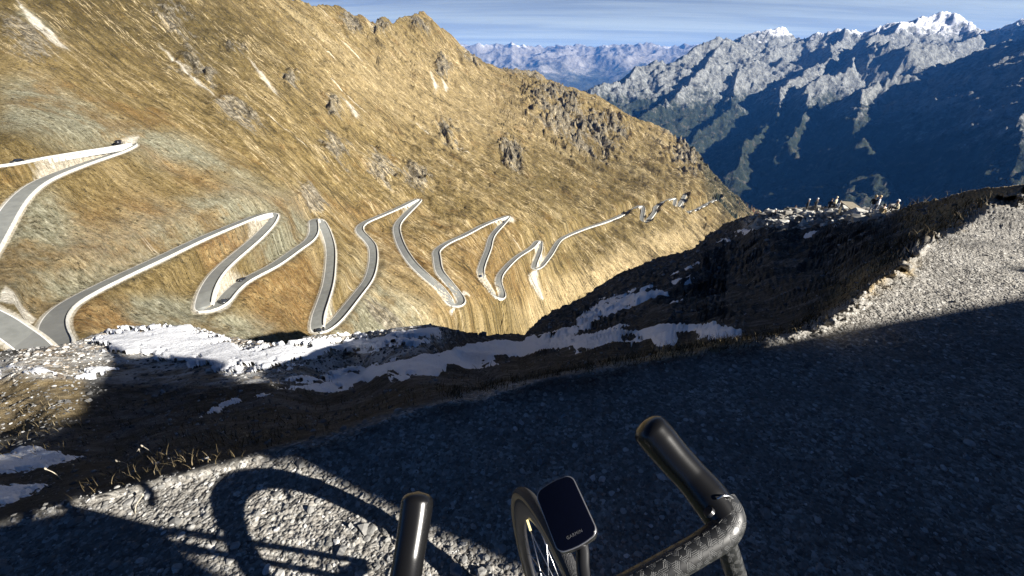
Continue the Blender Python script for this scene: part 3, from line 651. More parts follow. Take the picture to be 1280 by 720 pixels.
c = t.mix(snow_f, c, (.82, .83, .86))
t.set(Base_Color=c, Roughness=.95, Specular_IOR_Level=.1); t.bump(t.math('ADD', r1, t.math('MULTIPLY', r2, .5)), .7, 60)
mat_mtn = t.m
tag(mesh_np('mountain', np.stack([X, Y, Zm], -1).reshape(-1, 3), grid_faces(*X.shape), t.m), kind='structure')

# ------------------------------------------------------------------ distant range
az = np.radians(np.linspace(-16, 40, 700)); rr = np.linspace(15000, 36000, 260)
AZ, RR = np.meshgrid(az, rr); X, Y = RR*np.sin(AZ), RR*np.cos(AZ)
env = sstep(15500, 27000, RR)*(1-.5*sstep(31000, 36000, RR))
pxs = 640+F/CP*np.tan(AZ)
Zf = -1179+env*(1150+1050*(ridged(X/5200, Y/5200, oct=7, seed=91)*.62)+150*fbm(X/9000, Y/9000, oct=2, seed=92))
Zf += env*70*(ridged(X/900, Y/900, oct=4, seed=94)-.8)
t = NT('distant_mountain'); P = t.pos(); geo = t.n('ShaderNodeNewGeometry')
sz = t.n('ShaderNodeSeparateXYZ'); t.l(P, sz.inputs[0]); nzv = t.n('ShaderNodeSeparateXYZ'); t.l(geo.outputs['Normal'], nzv.inputs[0])
r1 = t.noise(P, 1/900.0, 8, .7); h = t.math('ADD', sz.outputs[2], t.math('MULTIPLY', t.math('SUBTRACT', r1, .5), 2200.0))
c = t.mix(t.map(h, -400, 250), t.ramp(r1, [(.3, (.03, .04, .03)), (.7, (.10, .10, .07))]), t.ramp(r1, [(.3, (.14, .13, .12)), (.7, (.34, .32, .29))]))
c = t.mix(t.map(h, 1120, 1500), c, (.84, .85, .88))
t.set(Base_Color=c, Roughness=.95, Specular_IOR_Level=.1); t.bump(r1, 1.0, 160)
tag(mesh_np('mountain', np.stack([X, Y, Zf], -1).reshape(-1, 3), grid_faces(*X.shape), t.m), kind='structure')

# ------------------------------------------------------------------ valley ground to the horizon
t = NT('valley_floor'); P = t.pos(); r1 = t.noise(P, 1/500.0, 7, .65)
t.set(Base_Color=t.ramp(r1, [(.35, (.03, .045, .02)), (.65, (.10, .10, .05))]), Roughness=.95)
g = 40000; n = 40
q = np.linspace(-g, g, n); GX, GY = np.meshgrid(q, q, indexing='ij')
tag(mesh_np('valley_ground', np.stack([GX, GY, np.full(GX.shape, -1180.0)], -1).reshape(-1, 3), grid_faces(n, n)[:, ::-1], t.m), kind='structure')

# ------------------------------------------------------------------ haze: one closed box of thin air
if HAZE > 0:
    m = bpy.data.materials.new('haze_air'); m.use_nodes = True; nt = m.node_tree; nt.nodes.clear()
    pv = nt.nodes.new('ShaderNodeVolumePrincipled'); pv.inputs['Color'].default_value = HAZE_COL+(1,); pv.inputs['Density'].default_value = HAZE; pv.inputs['Anisotropy'].default_value = 0.0
    mo = nt.nodes.new('ShaderNodeOutputMaterial'); nt.links.new(pv.outputs[0], mo.inputs['Volume'])
    HTOP = max(float(Zf.max()), float(Zm.max()))+40
    b = MB().box((0, 0, (HTOP-1181)/2), (40500, 40500, (HTOP+1181)/2)); ho = b.build('haze', m, smooth=False); tag(ho, 'thin bluish air filling the valley', 'haze', kind='stuff')
# ================================================================== OUT OF FRAME: unseen forms added to throw shade over the road
HS = np.array([.4305, .9025, 0]); UP_ = np.array([-.5*.9025, .5*.4305, .866])
m_wall = simple('rough_plaster', (.45, .42, .37), .9, var=.12, vs=3)
m_roof = simple('slate_roof', (.10, .10, .11), .8, var=.25, vs=6)
def prism(foot, z0, z1):
    V = [(x, y, z0) for x, y in foot]+[(x, y, z1) for x, y in foot]; n = len(foot)
    return V, [tuple(range(n))[::-1], tuple(range(n, 2*n))]+[(i, (i+1) % n, n+(i+1) % n, n+i) for i in range(n)]
def prism_obj(name, foot, z0, z1, mat, parent=None):
    V, Fc = prism(foot, z0, z1); bm = bmesh.new(); vs_ = [bm.verts.new(v) for v in V]
    for f in Fc: bm.faces.new([vs_[i] for i in f])
    return bm_obj(name, bm, mat, parent)
Q0 = np.array([5.10, -1.51]); DW = np.array([.966, .259]); DS = np.array([.9025, -.4305])
pt = lambda a, b: tuple(Q0+DW*a+DS*b)
hut = empty('shade_hut', (0, 0, 0), label='unseen hut at the road side behind the bicycle', cat='hut')  # added out of view, placed so its roof edge shades the gravel
prism_obj('wall', [pt(.10, .10), pt(11.9, .10), pt(11.9, 3.9), pt(.10, 3.9)], -.5, 2.98, m_wall, hut)
prism_obj('roof', [pt(0, 0), pt(12, 0), pt(12, 4), pt(0, 4)], 2.98, 3.17, m_roof, hut)
prism_obj('roof_blocker', [pt(6.85, .02), pt(8.1, .02), pt(8.1, .5), pt(6.85, .5)], 3.175, 3.45, m_wall, hut)  # raised block added to cast a rounded shadow on the right gravel
# the raised dormer is added unseen, outlined to cast the dark patch on the bank
SHADE_OUTLINE = [(-.10, 3.10), (.36, 3.22), (.78, 3.28), (1.46, 3.51), (2.3, 3.74), (3.34, 4.20), (4.25, 4.66), (4.95, 5.20), (5.03, 5.16), (4.50, 4.62), (4.75, 4.58), (5.05, 4.58), (5.38, 4.44), (5.50, 4.22), (5.0, 3.92), (4.37, 3.66), (3.84, 3.50), (3.40, 3.38), (2.94, 3.26), (2.3, 3.14), (1.2, 3.12)]
bm = bmesh.new(); rows = [[bm.verts.new((*pt(c_, dp), z_)) for c_, z_ in SHADE_OUTLINE] for dp in (-.02, .22)]
bm.faces.new(rows[0]); bm.faces.new(rows[1][::-1])
for i in range(len(SHADE_OUTLINE)): bm.faces.new((rows[0][i], rows[1][i], rows[1][(i+1) % len(SHADE_OUTLINE)], rows[0][(i+1) % len(SHADE_OUTLINE)]))
bm_obj('shade_slab', bm, m_roof, hut)

blocker = empty('shade_blocker', (0, 0, 0), label='unseen shed standing just beside the mountain hut', cat='blocker')  # added out of view to darken the lower left gravel
prism_obj('wall', [pt(-4.0, .05), pt(-.76, .05), pt(-.76, .9), pt(-4.0, .9)], -.3, 2.62, simple('old_boards', (.16, .11, .07), .9, var=.25, vs=4), blocker)
bm = bmesh.new(); P_ = [(-4.05, 2.62), (-.68, 2.62), (-.72, 2.84), (-.88, 3.0), (-4.05, 3.03)]
rows = [[bm.verts.new((*pt(c_, dp), z_)) for c_, z_ in P_] for dp in (-.02, .30)]
bm.faces.new(rows[0]); bm.faces.new(rows[1][::-1])
for i in range(5): bm.faces.new((rows[0][i], rows[1][i], rows[1][(i+1) % 5], rows[0][(i+1) % 5]))
bm_obj('roof', bm, m_roof, blocker)
# ================================================================== ROAD, PARAPETS, CARS
t = NT('asphalt'); P = t.pos(); a = t.noise(P, .35, 6, .6); b = t.noise(P, 6, 4, .6)
pt_ = t.voro(P, .045, out='Color'); sp_ = t.n('ShaderNodeSeparateColor'); t.l(pt_, sp_.inputs[0])
t.set(Base_Color=t.mix(t.map(sp_.outputs[0], .70, .72, 0, .4), t.mix(t.map(b, .3, .7, 0, .25), t.ramp(a, [(.3, (.135, .14, .13)), (.7, (.20, .205, .19))]), (.14, .14, .13)), (.10, .10, .098)), Roughness=.85)
m_asph = t.m
t = NT('verge_gravel'); P = t.pos(); a = t.noise(P, .8, 6, .7)
t.set(Base_Color=t.ramp(a, [(.3, (.26, .24, .19)), (.7, (.52, .49, .42))]), Roughness=.95); m_verge = t.m
m_line = simple('road_paint', (.60, .59, .56), .75, var=.25, vs=.22)
t = NT('parapet_stone'); P = t.pos(); a = t.noise(P, .7, 6, .7); v = t.voro(P, 1.1)
t.set(Base_Color=t.mix(t.map(v, .25, .6, 0, .3), t.ramp(a, [(.3, (.38, .37, .33)), (.7, (.70, .69, .64))]), (.34, .33, .30)), Roughness=.9); m_par = t.m
n = len(RC); T = np.gradient(RXY, axis=0); T /= np.linalg.norm(T, axis=1)[:, None]+1e-9
NR = np.stack([T[:, 1], -T[:, 0]], -1)                       # to the right of travel
hw = HWID-.35
offs = np.array([-1.25, -.32, -.0, 0, .0, .32, 1.25])
def edge(o, dz=0.0): return np.column_stack([RXY+NR*o[:, None], RZ+dz])
strips = [edge(-hw-1.0, -.25), edge(-hw-.30, -.02), edge(-hw, 0), edge(hw, 0), edge(hw+.30, -.02), edge(hw+1.0, -.25)]
V = np.stack(strips, 1).reshape(-1, 3); nc = len(strips)
fc = grid_faces(n, nc); mi = np.tile([1, 2, 0, 2, 1], n-1)
road = mesh_np('road', V, fc, attrs={}, mats=[m_asph, m_verge, m_line], midx=mi)
tag(road, kind='structure')
# paved lay-by beside the upper bend
Pb = [(136, 178), (150, 171), (160, 171), (172, 170), (166, 176), (160, 181), (150, 186), (142, 185)]
Pw = np.array([at(a, b, float(hill_t(np.array([a]), np.array([b]))[0])) for a, b in Pb]); zl = np.interp(0, [0], [RZ[np.argmin(np.hypot(RPIX[:, 0]-160, RPIX[:, 1]-180))]])
# parapets: one wall per straight, on the valley side
g2 = NR@FV
side = np.where(smooth1(np.sign(g2), 9) >= 0, 1, -1)
gaps = np.abs(smooth1(g2, 9)) < .12
runs = []; st = 0
for i in range(1, n+1):
    if i == n or side[i] != side[i-1] or gaps[i] != gaps[i-1]:
        if not gaps[i-1] and i-st >= 14: runs.append((st, i))
        st = i
ORD = ['first', 'second', 'third', 'fourth', 'fifth', 'sixth', 'seventh', 'eighth', 'ninth', 'tenth', 'eleventh', 'twelfth', 'thirteenth', 'fourteenth', 'fifteenth', 'sixteenth', 'seventeenth', 'eighteenth', 'nineteenth', 'twentieth', 'last but four', 'last but three', 'last but two', 'last but one', 'last', 'final', 'final far', 'end', 'end far', 'lowest']
k = 0
for (s0_, s1_) in runs:
    pz = RPIX[s0_:s1_]
    if (pz[:, 0] < -60).all(): continue
    sd = side[s0_]; q = slice(s0_, s1_); o0 = (hw[q]+.42)*sd
    base = RXY[q]+NR[q]*o0[:, None]; outw = NR[q]*sd
    wd = .30+.10*sstep(250, 900, np.linalg.norm(RC[q], axis=1)); z = RZ[q]
    prof = [(-0.0, -.25), (0.0, .72), (1.0, .72), (1.25, -2.2)]
    V = np.stack([np.column_stack([base+outw*(wd*u)[:, None], z+dz_]) for u, dz_ in prof], 1)
    m_ = len(z); Q = grid_faces(m_, 4)
    V = V.reshape(-1, 3)
    caps = [[0, 1, 2, 3], [4*m_-4, 4*m_-1, 4*m_-2, 4*m_-3]]
    o = mesh_np('parapet_wall', V, np.vstack([Q, caps]), m_par, smooth=False)
    tag(o, 'pale stone parapet along the %s stretch of hairpin road, counted downhill from the upper left' % ORD[min(k, len(ORD)-1)], 'wall', 'stone parapets along the hairpin road', kind='thing'); k += 1
NPARA = k

m_glass = simple('car_glass', (.02, .024, .03), .08, var=.05, spec=.8); m_tyre = simple('black_rubber', (.015, .015, .015), .8, var=.2)
m_rimm = simple('wheel_metal', (.35, .35, .36), .35, metal=.9, var=.1)
CAR_COL = {'black': (.012, .012, .014), 'white': (.75, .75, .74), 'blue': (.02, .05, .14), 'dark grey': (.04, .042, .045), 'red': (.30, .02, .015), 'silver': (.42, .43, .44)}
m_paint = {}
for c, v in CAR_COL.items():
    q_ = NT(c.replace(' ', '_')+'_paint'); q_.set(Base_Color=v, Roughness=.28, Coat_Weight=.6, Coat_Roughness=.05); m_paint[c] = q_.m
def car_bm(L, W, prof, inset, top0):
    bm = bmesh.new(); rings = []
    for (yy, zz) in prof:
        w_ = W/2-(inset if zz > top0 else 0)
        rings.append((bm.verts.new((-w_, yy, zz)), bm.verts.new((w_, yy, zz))))
    bm.faces.new([r[0] for r in rings]); bm.faces.new([r[1] for r in rings][::-1])
    for i in range(len(rings)):
        a, b = rings[i], rings[(i+1) % len(rings)]; bm.faces.new((a[0], a[1], b[1], b[0]))
    bmesh.ops.bevel(bm, geom=[e for e in bm.edges], offset=.06, segments=2, affect='EDGES')
    return bm
def make_car(col, van=False):
    root = empty('parked_car' if not van else 'delivery_van')
    if not van:
        L, W, H = 4.3, 1.78, 1.46
        body = [(-2.15, .32), (-2.12, .82), (-1.95, .95), (-.9, .98), (.95, .95), (1.95, .78), (2.15, .62), (2.13, .32)]
        cab = [(-1.95, .94), (-1.45, 1.42), (.05, 1.46), (1.0, .94)]
    else:
        L, W, H = 6.2, 2.1, 2.5
        body = [(-3.1, .4), (-3.1, 2.45), (1.7, 2.5), (2.45, 1.45), (3.0, 1.2), (3.1, .8), (3.1, .4)]; cab = None
    bm_obj('body', car_bm(L, W, body, 0, 99), m_paint[col], root, True)
    if cab:
        bm_obj('cabin_glass', car_bm(L, W-.12, cab, .14, 1.2), m_glass, root, True)
        bm = bmesh.new(); bmesh.ops.create_cube(bm, size=1, matrix=Matrix.Translation((0, -.7, 1.452))@Matrix.Diagonal((W-.52, 1.35, .045, 1)))
        bmesh.ops.bevel(bm, geom=bm.edges[:], offset=.015, segments=1, affect='EDGES'); bm_obj('roof', bm, m_paint[col], root)
    else:
        for s in (-1, 1):
            bm = bmesh.new(); bmesh.ops.create_cube(bm, size=1, matrix=Matrix.Translation((s*(W/2+.004), 1.55, 1.75))@Matrix.Diagonal((.02, .9, .55, 1))); bm_obj('window', bm, m_glass, root)
        bm = bmesh.new(); bmesh.ops.create_cube(bm, size=1, matrix=Matrix.Translation((0, 2.1, 1.98))@Matrix.Rotation(math.radians(-54), 4, 'X')@Matrix.Diagonal((W-.3, 1.0, .03, 1))); bm_obj('windscreen', bm, m_glass, root)
    for yy in ((-1.32, 1.32) if not van else (-1.9, 2.0)):
        for s in (-1, 1):
            bm = bmesh.new(); r_ = .33 if not van else .4
            bmesh.ops.create_cone(bm, segments=16, radius1=r_, radius2=r_, depth=.22, cap_ends=True, matrix=Matrix.Translation((s*(W/2-.10), yy, r_))@Matrix.Rotation(math.pi/2, 4, 'Y'))
            w_ = bm_obj('wheel', bm, m_tyre, root)
            bm = bmesh.new(); bmesh.ops.create_cone(bm, segments=12, radius1=.2, radius2=.2, depth=.02, cap_ends=True, matrix=Matrix.Translation((s*(W/2+.02), yy, r_))@Matrix.Rotation(math.pi/2, 4, 'Y'))
            bm_obj('rim', bm, m_rimm, w_)
    for s in (-1, 1):
        bm = bmesh.new(); bmesh.ops.create_cube(bm, size=1, matrix=Matrix.Translation((s*(W/2-.28), L/2-.04, .68 if not van else .95))@Matrix.Diagonal((.36, .1, .15, 1))); bm_obj('headlight', bm, m_rimm, root)
    return root
def road_pose(px, py, off, flip=False):
    i = int(np.argmin(np.hypot(RPIX[:, 0]-px, RPIX[:, 1]-py)))
    d = T[i]*(-1 if flip else 1); p = RXY[i]+NR[i]*off
    return (p[0], p[1], RZ[i]+.01), math.atan2(-d[0], d[1])
CARS = [((303, 347), -1.2, 'black', 'black car alone on the straight between the second and third hairpins', 0),
  ((399, 411), 1.0, 'black', 'black car rounding the lower bend right above the snowy crest', 0),
  ((20, 203), 0, 'black', 'black car at the left end of the topmost road', 1),
  ((279, 380), 1.2, 'dark grey', 'small grey car in the tight lower bend with the white apron', 0),
  ((629, 277), .6, 'black', 'dark car just below the bend with the round stone terrace', 0),
  ((601, 341), .8, 'blue', 'dark blue car midway down the steep stretch left of the long traverse', 1)]
prot = {}
for (px, py), off, col, lab, fl in CARS:
    loc, rz = road_pose(px, py, off, fl)
    if col not in prot: c = prot[col] = make_car(col)
    else: c = copy_tree(prot[col])
    c.location = loc; c.rotation_euler = (0, 0, rz); tag(c, lab, 'car', 'cars on the hairpin road')
v_ = make_car('black', True); loc, rz = road_pose(155, 180, -2.0); v_.location = loc; v_.rotation_euler = (0, 0, rz+.25)
tag(v_, 'black van stopped at the bright uppermost road bend', 'van')
# ================================================================== PEOPLE, TREES, GRASS, STONES
def surf(px, py):
    """point of the near slope that is seen at survey position px, py"""
    px = np.atleast_1d(np.asarray(px, float)); py = np.atleast_1d(np.asarray(py, float))
    c = np.interp(px, xs2, np.arange(len(xs2))); e = np.interp(px, EDGE_N[:, 0], EDGE_N[:, 1])
    f = np.clip((py-e)/(870-e), 0, 1); r = np.interp(f, fr2, np.arange(R2))
    c0 = np.clip(c.astype(int), 0, len(xs2)-2); r0 = np.clip(r.astype(int), 0, R2-2); fc_, fr_ = (c-c0)[:, None], (r-r0)[:, None]
    return NP[r0, c0]*(1-fc_)*(1-fr_)+NP[r0, c0+1]*fc_*(1-fr_)+NP[r0+1, c0]*(1-fc_)*fr_+NP[r0+1, c0+1]*fc_*fr_
def gmask(px, py):
    return in_poly(px, py, GPOLY)
def ico(sub):
    bm = bmesh.new(); bmesh.ops.create_icosphere(bm, subdivisions=sub, radius=1)
    V = np.array([v.co[:] for v in bm.verts]); Fq = np.array([[v.index for v in f.verts] for f in bm.faces]); bm.free(); return V, Fq
ICO1, ICO1F = ico(1); ICO2, ICO2F = ico(2); ICO3, ICO3F = ico(3)
def rot_rand(n):
    q = RNG.normal(size=(n, 4)); q /= np.linalg.norm(q, axis=1)[:, None]; w_, x_, y_, z_ = q.T
    return np.stack([1-2*(y_*y_+z_*z_), 2*(x_*y_-z_*w_), 2*(x_*z_+y_*w_), 2*(x_*y_+z_*w_), 1-2*(x_*x_+z_*z_), 2*(y_*z_-x_*w_), 2*(x_*z_-y_*w_), 2*(y_*z_+x_*w_), 1-2*(x_*x_+y_*y_)], -1).reshape(n, 3, 3)
def rocks(name, pos, size, mat, base=(ICO1, ICO1F), flat=.62, sink=.25, jit=.28, smooth=False):
    B, BF = base; n = len(pos); k = len(B)
    V = np.repeat(B[None], n, 0)*(1+jit*RNG.normal(size=(n, k, 1)).clip(-1.6, 1.6))
    V = V*RNG.uniform(.6, 1.25, (n, 1, 3)); V = np.einsum('nij,nkj->nki', rot_rand(n), V)
    V[..., 2] *= flat; V = V*size[:, None, None]; V += pos[:, None, :]; V[..., 2] += (size*(flat-sink-.25))[:, None]
    Fq = (BF[None]+(np.arange(n)*k)[:, None, None]).reshape(-1, 3)
    return mesh_np(name, V.reshape(-1, 3), Fq, mat, smooth=smooth, attrs={'rnd': np.repeat(RNG.uniform(size=n), k)})
def stone_mat(name, stops, rough=.85):
    t = NT(name); r = t.ramp(t.attr('rnd'), stops); nn = t.noise(t.pos(), 60, 5, .7)
    t.set(Base_Color=t.mix(t.map(nn, .3, .7, 0, .35), r, (.10, .095, .09)), Roughness=rough, Specular_IOR_Level=.3); t.bump(nn, .4, .004); return t.m
m_peb = stone_mat('pebble', [(0, (.13, .128, .122)), (.5, (.25, .245, .23)), (.85, (.38, .375, .355)), (.96, (.52, .51, .49)), (1, (.72, .71, .69))])
# loose gravel on the shoulder
N = 30000
px = RNG.uniform(-60, 1400, N); py = RNG.uniform(235, 800, N)**1.0; k = gmask(px, py); px, py = px[k], py[k]
pp = surf(px, py); sz = np.exp(RNG.normal(math.log(.0042), .48, len(pp))).clip(.0018, .022)*np.maximum(1, near_t(px, py)/3.0)**.8
tag(rocks('gravel', pp, sz, m_peb), kind='stuff', label='loose grey gravel strewn over the road shoulder', cat='gravel')
N = 1500; px = RNG.uniform(-60, 1400, N); py = RNG.uniform(235, 800, N); k = gmask(px, py); px, py = px[k], py[k]; pp = surf(px, py)
sz = np.exp(RNG.normal(math.log(.010), .40, len(pp))).clip(.006, .024)*np.maximum(1, near_t(px, py)/4.0)**.5
tag(rocks('gravel', pp, sz, m_peb, base=(ICO2, ICO2F), jit=.12, sink=.15), kind='stuff', label='coarser stones lying among the gravel of the shoulder', cat='gravel')
# rubble on the bank and spur
m_rub = stone_mat('rubble_stone', [(0, (.05, .05, .05)), (.55, (.15, .15, .148)), (.9, (.32, .32, .315)), (1, (.55, .55, .54))])
N = 11000; px = RNG.uniform(-100, 1200, N); e = np.interp(px, EDGE_N[:, 0], EDGE_N[:, 1]); py = e+RNG.uniform(0, 1, N)**1.4*190
k = ~gmask(px, py+6); px, py = px[k], py[k]; pp = surf(px, py); tt = near_t(px, py)
sz = np.exp(RNG.normal(math.log(1.15), .5, len(pp))).clip(.4, 4.0)*tt/540
tag(rocks('rubble', pp, sz, m_rub, jit=.22), kind='stuff', label='broken rock scattered over the dark bank and spur', cat='rubble')
N = 2600; px = RNG.uniform(20, 570, N); e = np.interp(px, EDGE_N[:, 0], EDGE_N[:, 1]); py = e+RNG.uniform(-1, 1, N)**2*45+RNG.uniform(0, 10, N)
pp = surf(px, py); tt = near_t(px, py); sz = np.exp(RNG.normal(math.log(1.3), .5, len(pp))).clip(.4, 4.5)*tt/540
m_crest = stone_mat('crest_stone', [(0, (.10, .075, .05)), (.4, (.30, .26, .21)), (.7, (.55, .53, .49)), (1, (.74, .73, .70))])
tag(rocks('rubble', pp, sz, m_crest, jit=.22), kind='stuff', label='pale frost-dusted rubble along the sunlit crest', cat='rubble')
N = 900; px = RNG.uniform(925, 1130, N); py = RNG.uniform(258, 292, N); k = in_poly(px, py, [(925, 276), (960, 264), (1120, 262), (1100, 276), (1010, 290), (940, 290)]); px, py = px[k], py[k]
pp = surf(px, py); sz = np.exp(RNG.normal(math.log(.26), .55, len(pp))).clip(.1, .7)
m_plat = stone_mat('knoll_stone', [(0, (.12, .11, .10)), (.5, (.42, .40, .35)), (1, (.68, .66, .60))])
tag(rocks('rubble', pp, sz, m_plat, jit=.25, flat=.7), kind='stuff', label='bright shattered rock on the knoll where people sit', cat='rubble')
# single stones worth a name
STN = [((570, 712), .028, 'large smooth blue-grey stone beside the left brake hood', (.13, .15, .17)), ((704, 522), .0165, 'upright pointed pale stone above the bike computer', (.26, .28, .30)), ((675, 577), .017, 'slanting grey stone just ahead of the front tyre', (.19, .21, .23)),
  ((554, 535), .013, 'flat pale stone near the grassy edge of the shoulder', (.28, .30, .31)), ((472, 576), .016, 'grey stone at the upper rim of the sunlit gravel strip', (.17, .19, .20)), ((1206, 574), .020, 'lone bluish stone far out on the dark gravel', (.22, .26, .28)),
  ((934, 503), .014, 'small pale stone above the right brake hood tip', (.30, .33, .35)), ((1048, 529), .018, 'flat bluish stone right of the right brake hood', (.20, .23, .26))]
for (px_, py_), s_, lab, c in STN:
    p = surf(px_, py_)[0]; V = ICO3*(1+.16*fbm(ICO3[:, 0]*1.3+px_, ICO3[:, 1]*1.3, ICO3[:, 2]*1.3, oct=3, seed=5))[:, None]
    pln = RNG.normal(size=(9, 3)); pln /= np.linalg.norm(pln, axis=1)[:, None]
    for q in pln: d_ = V@q-.72; V = V-np.maximum(d_, 0)[:, None]*q*.92
    V = V*np.array([1.15, .85, .62])@rot_rand(1)[0].T*s_; V[:, 2] *= .8
    o = mesh_np('stone', V, ICO3F, simple('stone', c, .8, var=.25, vs=70, bump=.3), smooth=True); o.location = p+np.array([0, 0, s_*.30])
    tag(o, lab, 'stone', 'larger stones on the gravel shoulder')

# dry grass
def blades(name, base, h, wdt, lean, mat, seg=3):
    n = len(base); a = RNG.uniform(0, 2*np.pi, n); b = RNG.uniform(0, 2*np.pi, n)
    s = np.linspace(0, 1, seg+1); L = (h*lean)[:, None]*s[None]**2
    C = base[:, None, :]+np.stack([np.cos(a)[:, None]*L, np.sin(a)[:, None]*L, h[:, None]*s[None]*(1-.25*lean[:, None]*s[None])], -1)
    wv = wdt[:, None]*(1-.8*s[None]); D = np.stack([np.cos(b), np.sin(b), np.zeros(n)], -1)[:, None, :]*wv[..., None]
    V = np.stack([C-D, C+D], 2).reshape(n, -1, 3); m_ = 2*(seg+1)
    q = np.array([[2*i, 2*i+1, 2*i+3, 2*i+2] for i in range(seg)])
    Fq = (q[None]+(np.arange(n)*m_)[:, None, None]).reshape(-1, 4)
    return mesh_np(name, V.reshape(-1, 3), Fq, mat, attrs={'rnd': np.repeat(RNG.uniform(size=n), m_)})
def grass_mat(name, stops):
    t = NT(name); t.set(Base_Color=t.ramp(t.attr('rnd'), stops), Roughness=.8, Specular_IOR_Level=.2); return t.m
m_gr = grass_mat('dry_grass', [(0, (.03, .024, .012)), (.55, (.075, .058, .030)), (.88, (.16, .125, .070)), (1, (.34, .28, .18))])
def grass_pts(poly, N, clump=0):
    xs_, ys_ = zip(*poly); px = RNG.uniform(min(xs_), max(xs_), N); py = RNG.uniform(min(ys_), max(ys_), N)
    k = in_poly(px, py, poly); px, py = px[k], py[k]
    if clump: k = fbm(px/14, py/7, oct=2, seed=clump) > RNG.uniform(-.5, .45, len(px)); px, py = px[k], py[k]
    return surf(px, py), near_t(px, py)
G = []
for poly, N, hh in (([(90, 628), (130, 590), (200, 560), (300, 535), (420, 505), (560, 474), (700, 455), (760, 458), (660, 476), (560, 499), (480, 522), (385, 553), (300, 574), (180, 603)], 9000, .055),
   ([(750, 460), (800, 440), (900, 424), (965, 424), (930, 436), (860, 446), (790, 460)], 2600, .06), ([(1000, 412), (1060, 345), (1130, 312), (1200, 280), (1250, 245), (1130, 255), (1100, 300), (1000, 370)], 9000, .07),
   ([(-60, 520), (60, 500), (250, 500), (420, 480), (400, 505), (200, 560), (-60, 610)], 2500, .06)):
    p_, t_ = grass_pts(poly, N, 77); G.append((p_, RNG.uniform(.5, 1.4, len(p_))*hh*np.maximum(1, t_/4), t_))
rim = resample0(GEDGE[7:19], .8); rim = np.repeat(rim, 9, 0); rw = 5+11*sstep(980, 1100, rim[:, 0])
rp = rim+np.stack([RNG.normal(0, 1, len(rim))*rw, RNG.normal(-.35, .6, len(rim))*rw], -1); k = (fbm(rp[:, 0]/20, rp[:, 1]/12, oct=3, seed=88) > RNG.uniform(-.55, .6, len(rp))) & (rp[:, 1] > np.interp(rp[:, 0], EDGE_N[:, 0], EDGE_N[:, 1])+2)
rp = rp[k]; t_ = near_t(rp[:, 0], rp[:, 1]); G.append((surf(rp[:, 0], rp[:, 1]), RNG.uniform(.4, 1.3, len(rp))*.045*np.maximum(1, t_/4), t_))
gb = np.vstack([g[0] for g in G]); gh_ = np.concatenate([g[1] for g in G]); gt = np.concatenate([g[2] for g in G])
tag(blades('dry_grass', gb, gh_, .0009*np.maximum(gt, 1.5)**.9, RNG.uniform(.1, 1.1, len(gb)), m_gr), kind='stuff', label='dry brown grass on the bank beyond the gravel', cat='grass')
m_stk = grass_mat('bleached_stalk', [(0, (.38, .34, .27)), (1, (.66, .62, .54))])
SK = [(77, 600, .10), (170, 576, .07), (180, 574, .08), (192, 570, .06), (163, 585, .06), (212, 552, .05), (236, 550, .06), (242, 548, .05), (262, 552, .08), (287, 552, .09), (297, 549, .06), (92, 590, .05), (168, 640, .05), (282, 530, .05)]
p_ = np.vstack([surf(a, b) for a, b, _ in SK]); mb = MB()
for i, (a, b, h_) in enumerate(SK):
    q = RNG.normal(0, .28, 2)*h_; P_ = [p_[i], p_[i]+[q[0]*.3, q[1]*.3, h_*.6], p_[i]+[q[0], q[1], h_]]
    mb.tube(catmull(P_, .012), .0022, 6)
    mb.tube([P_[2]-np.array([0, 0, .004]), P_[2]+np.array([q[0]*.1, 0, .004]), P_[2]+np.array([q[0]*.2, 0, .012])], [.0025, .0055, .002], 6)
o = mb.build('seed_stalks', m_stk, attrs={}); tag(o, kind='stuff', label='bleached seed stalks standing in the shaded grass', cat='grass')

# forest at the far foot of the mountainside
N = 4200; px = RNG.uniform(855, 962, N); py = RNG.uniform(190, 282, N)
e0 = np.interp(px, SKY_H[:, 0], SKY_H[:, 1]); k = in_poly(px, py, [(862, 188), (955, 262), (958, 278), (925, 276), (905, 266), (893, 250), (880, 232)]) & (py > e0+1); px, py = px[k], py[k]
bp = at(px, py, hill_t(px, py)); n_ = len(bp); hgt = RNG.uniform(7, 15, n_); rad = hgt*RNG.uniform(.16, .24, n_)
a = np.linspace(0, 2*np.pi, 6, endpoint=False)
ring = lambda r_, z_: np.stack([np.cos(a)[None]*r_[:, None]+RNG.normal(0, .3, (n_, 6)), np.sin(a)[None]*r_[:, None]+RNG.normal(0, .3, (n_, 6)), np.broadcast_to(z_[:, None], (n_, 6))], -1)
V = np.concatenate([ring(rad, hgt*.08), ring(rad*.55, hgt*.5), ring(rad*.05, hgt)], 1)+bp[:, None, :]
q = np.array([[6*r_+i, 6*r_+(i+1) % 6, 6*r_+6+(i+1) % 6, 6*r_+6+i] for r_ in range(2) for i in range(6)])
Fq = (q[None]+(np.arange(n_)*18)[:, None, None]).reshape(-1, 4)
t = NT('larch_and_spruce'); t.set(Base_Color=t.ramp(t.attr('rnd'), [(0, (.010, .018, .010)), (.55, (.022, .032, .016)), (.62, (.10, .055, .022)), (1, (.26, .13, .075))]), Roughness=.9)
rnd = np.clip(RNG.uniform(0, .58, n_)+.52*sstep(918, 950, px), 0, 1)
tag(mesh_np('forest', V.reshape(-1, 3), Fq, t.m, attrs={'rnd': np.repeat(rnd, 18)}, smooth=False), kind='stuff', label='far spruce and rust larch forest at the foot of the slope', cat='forest')

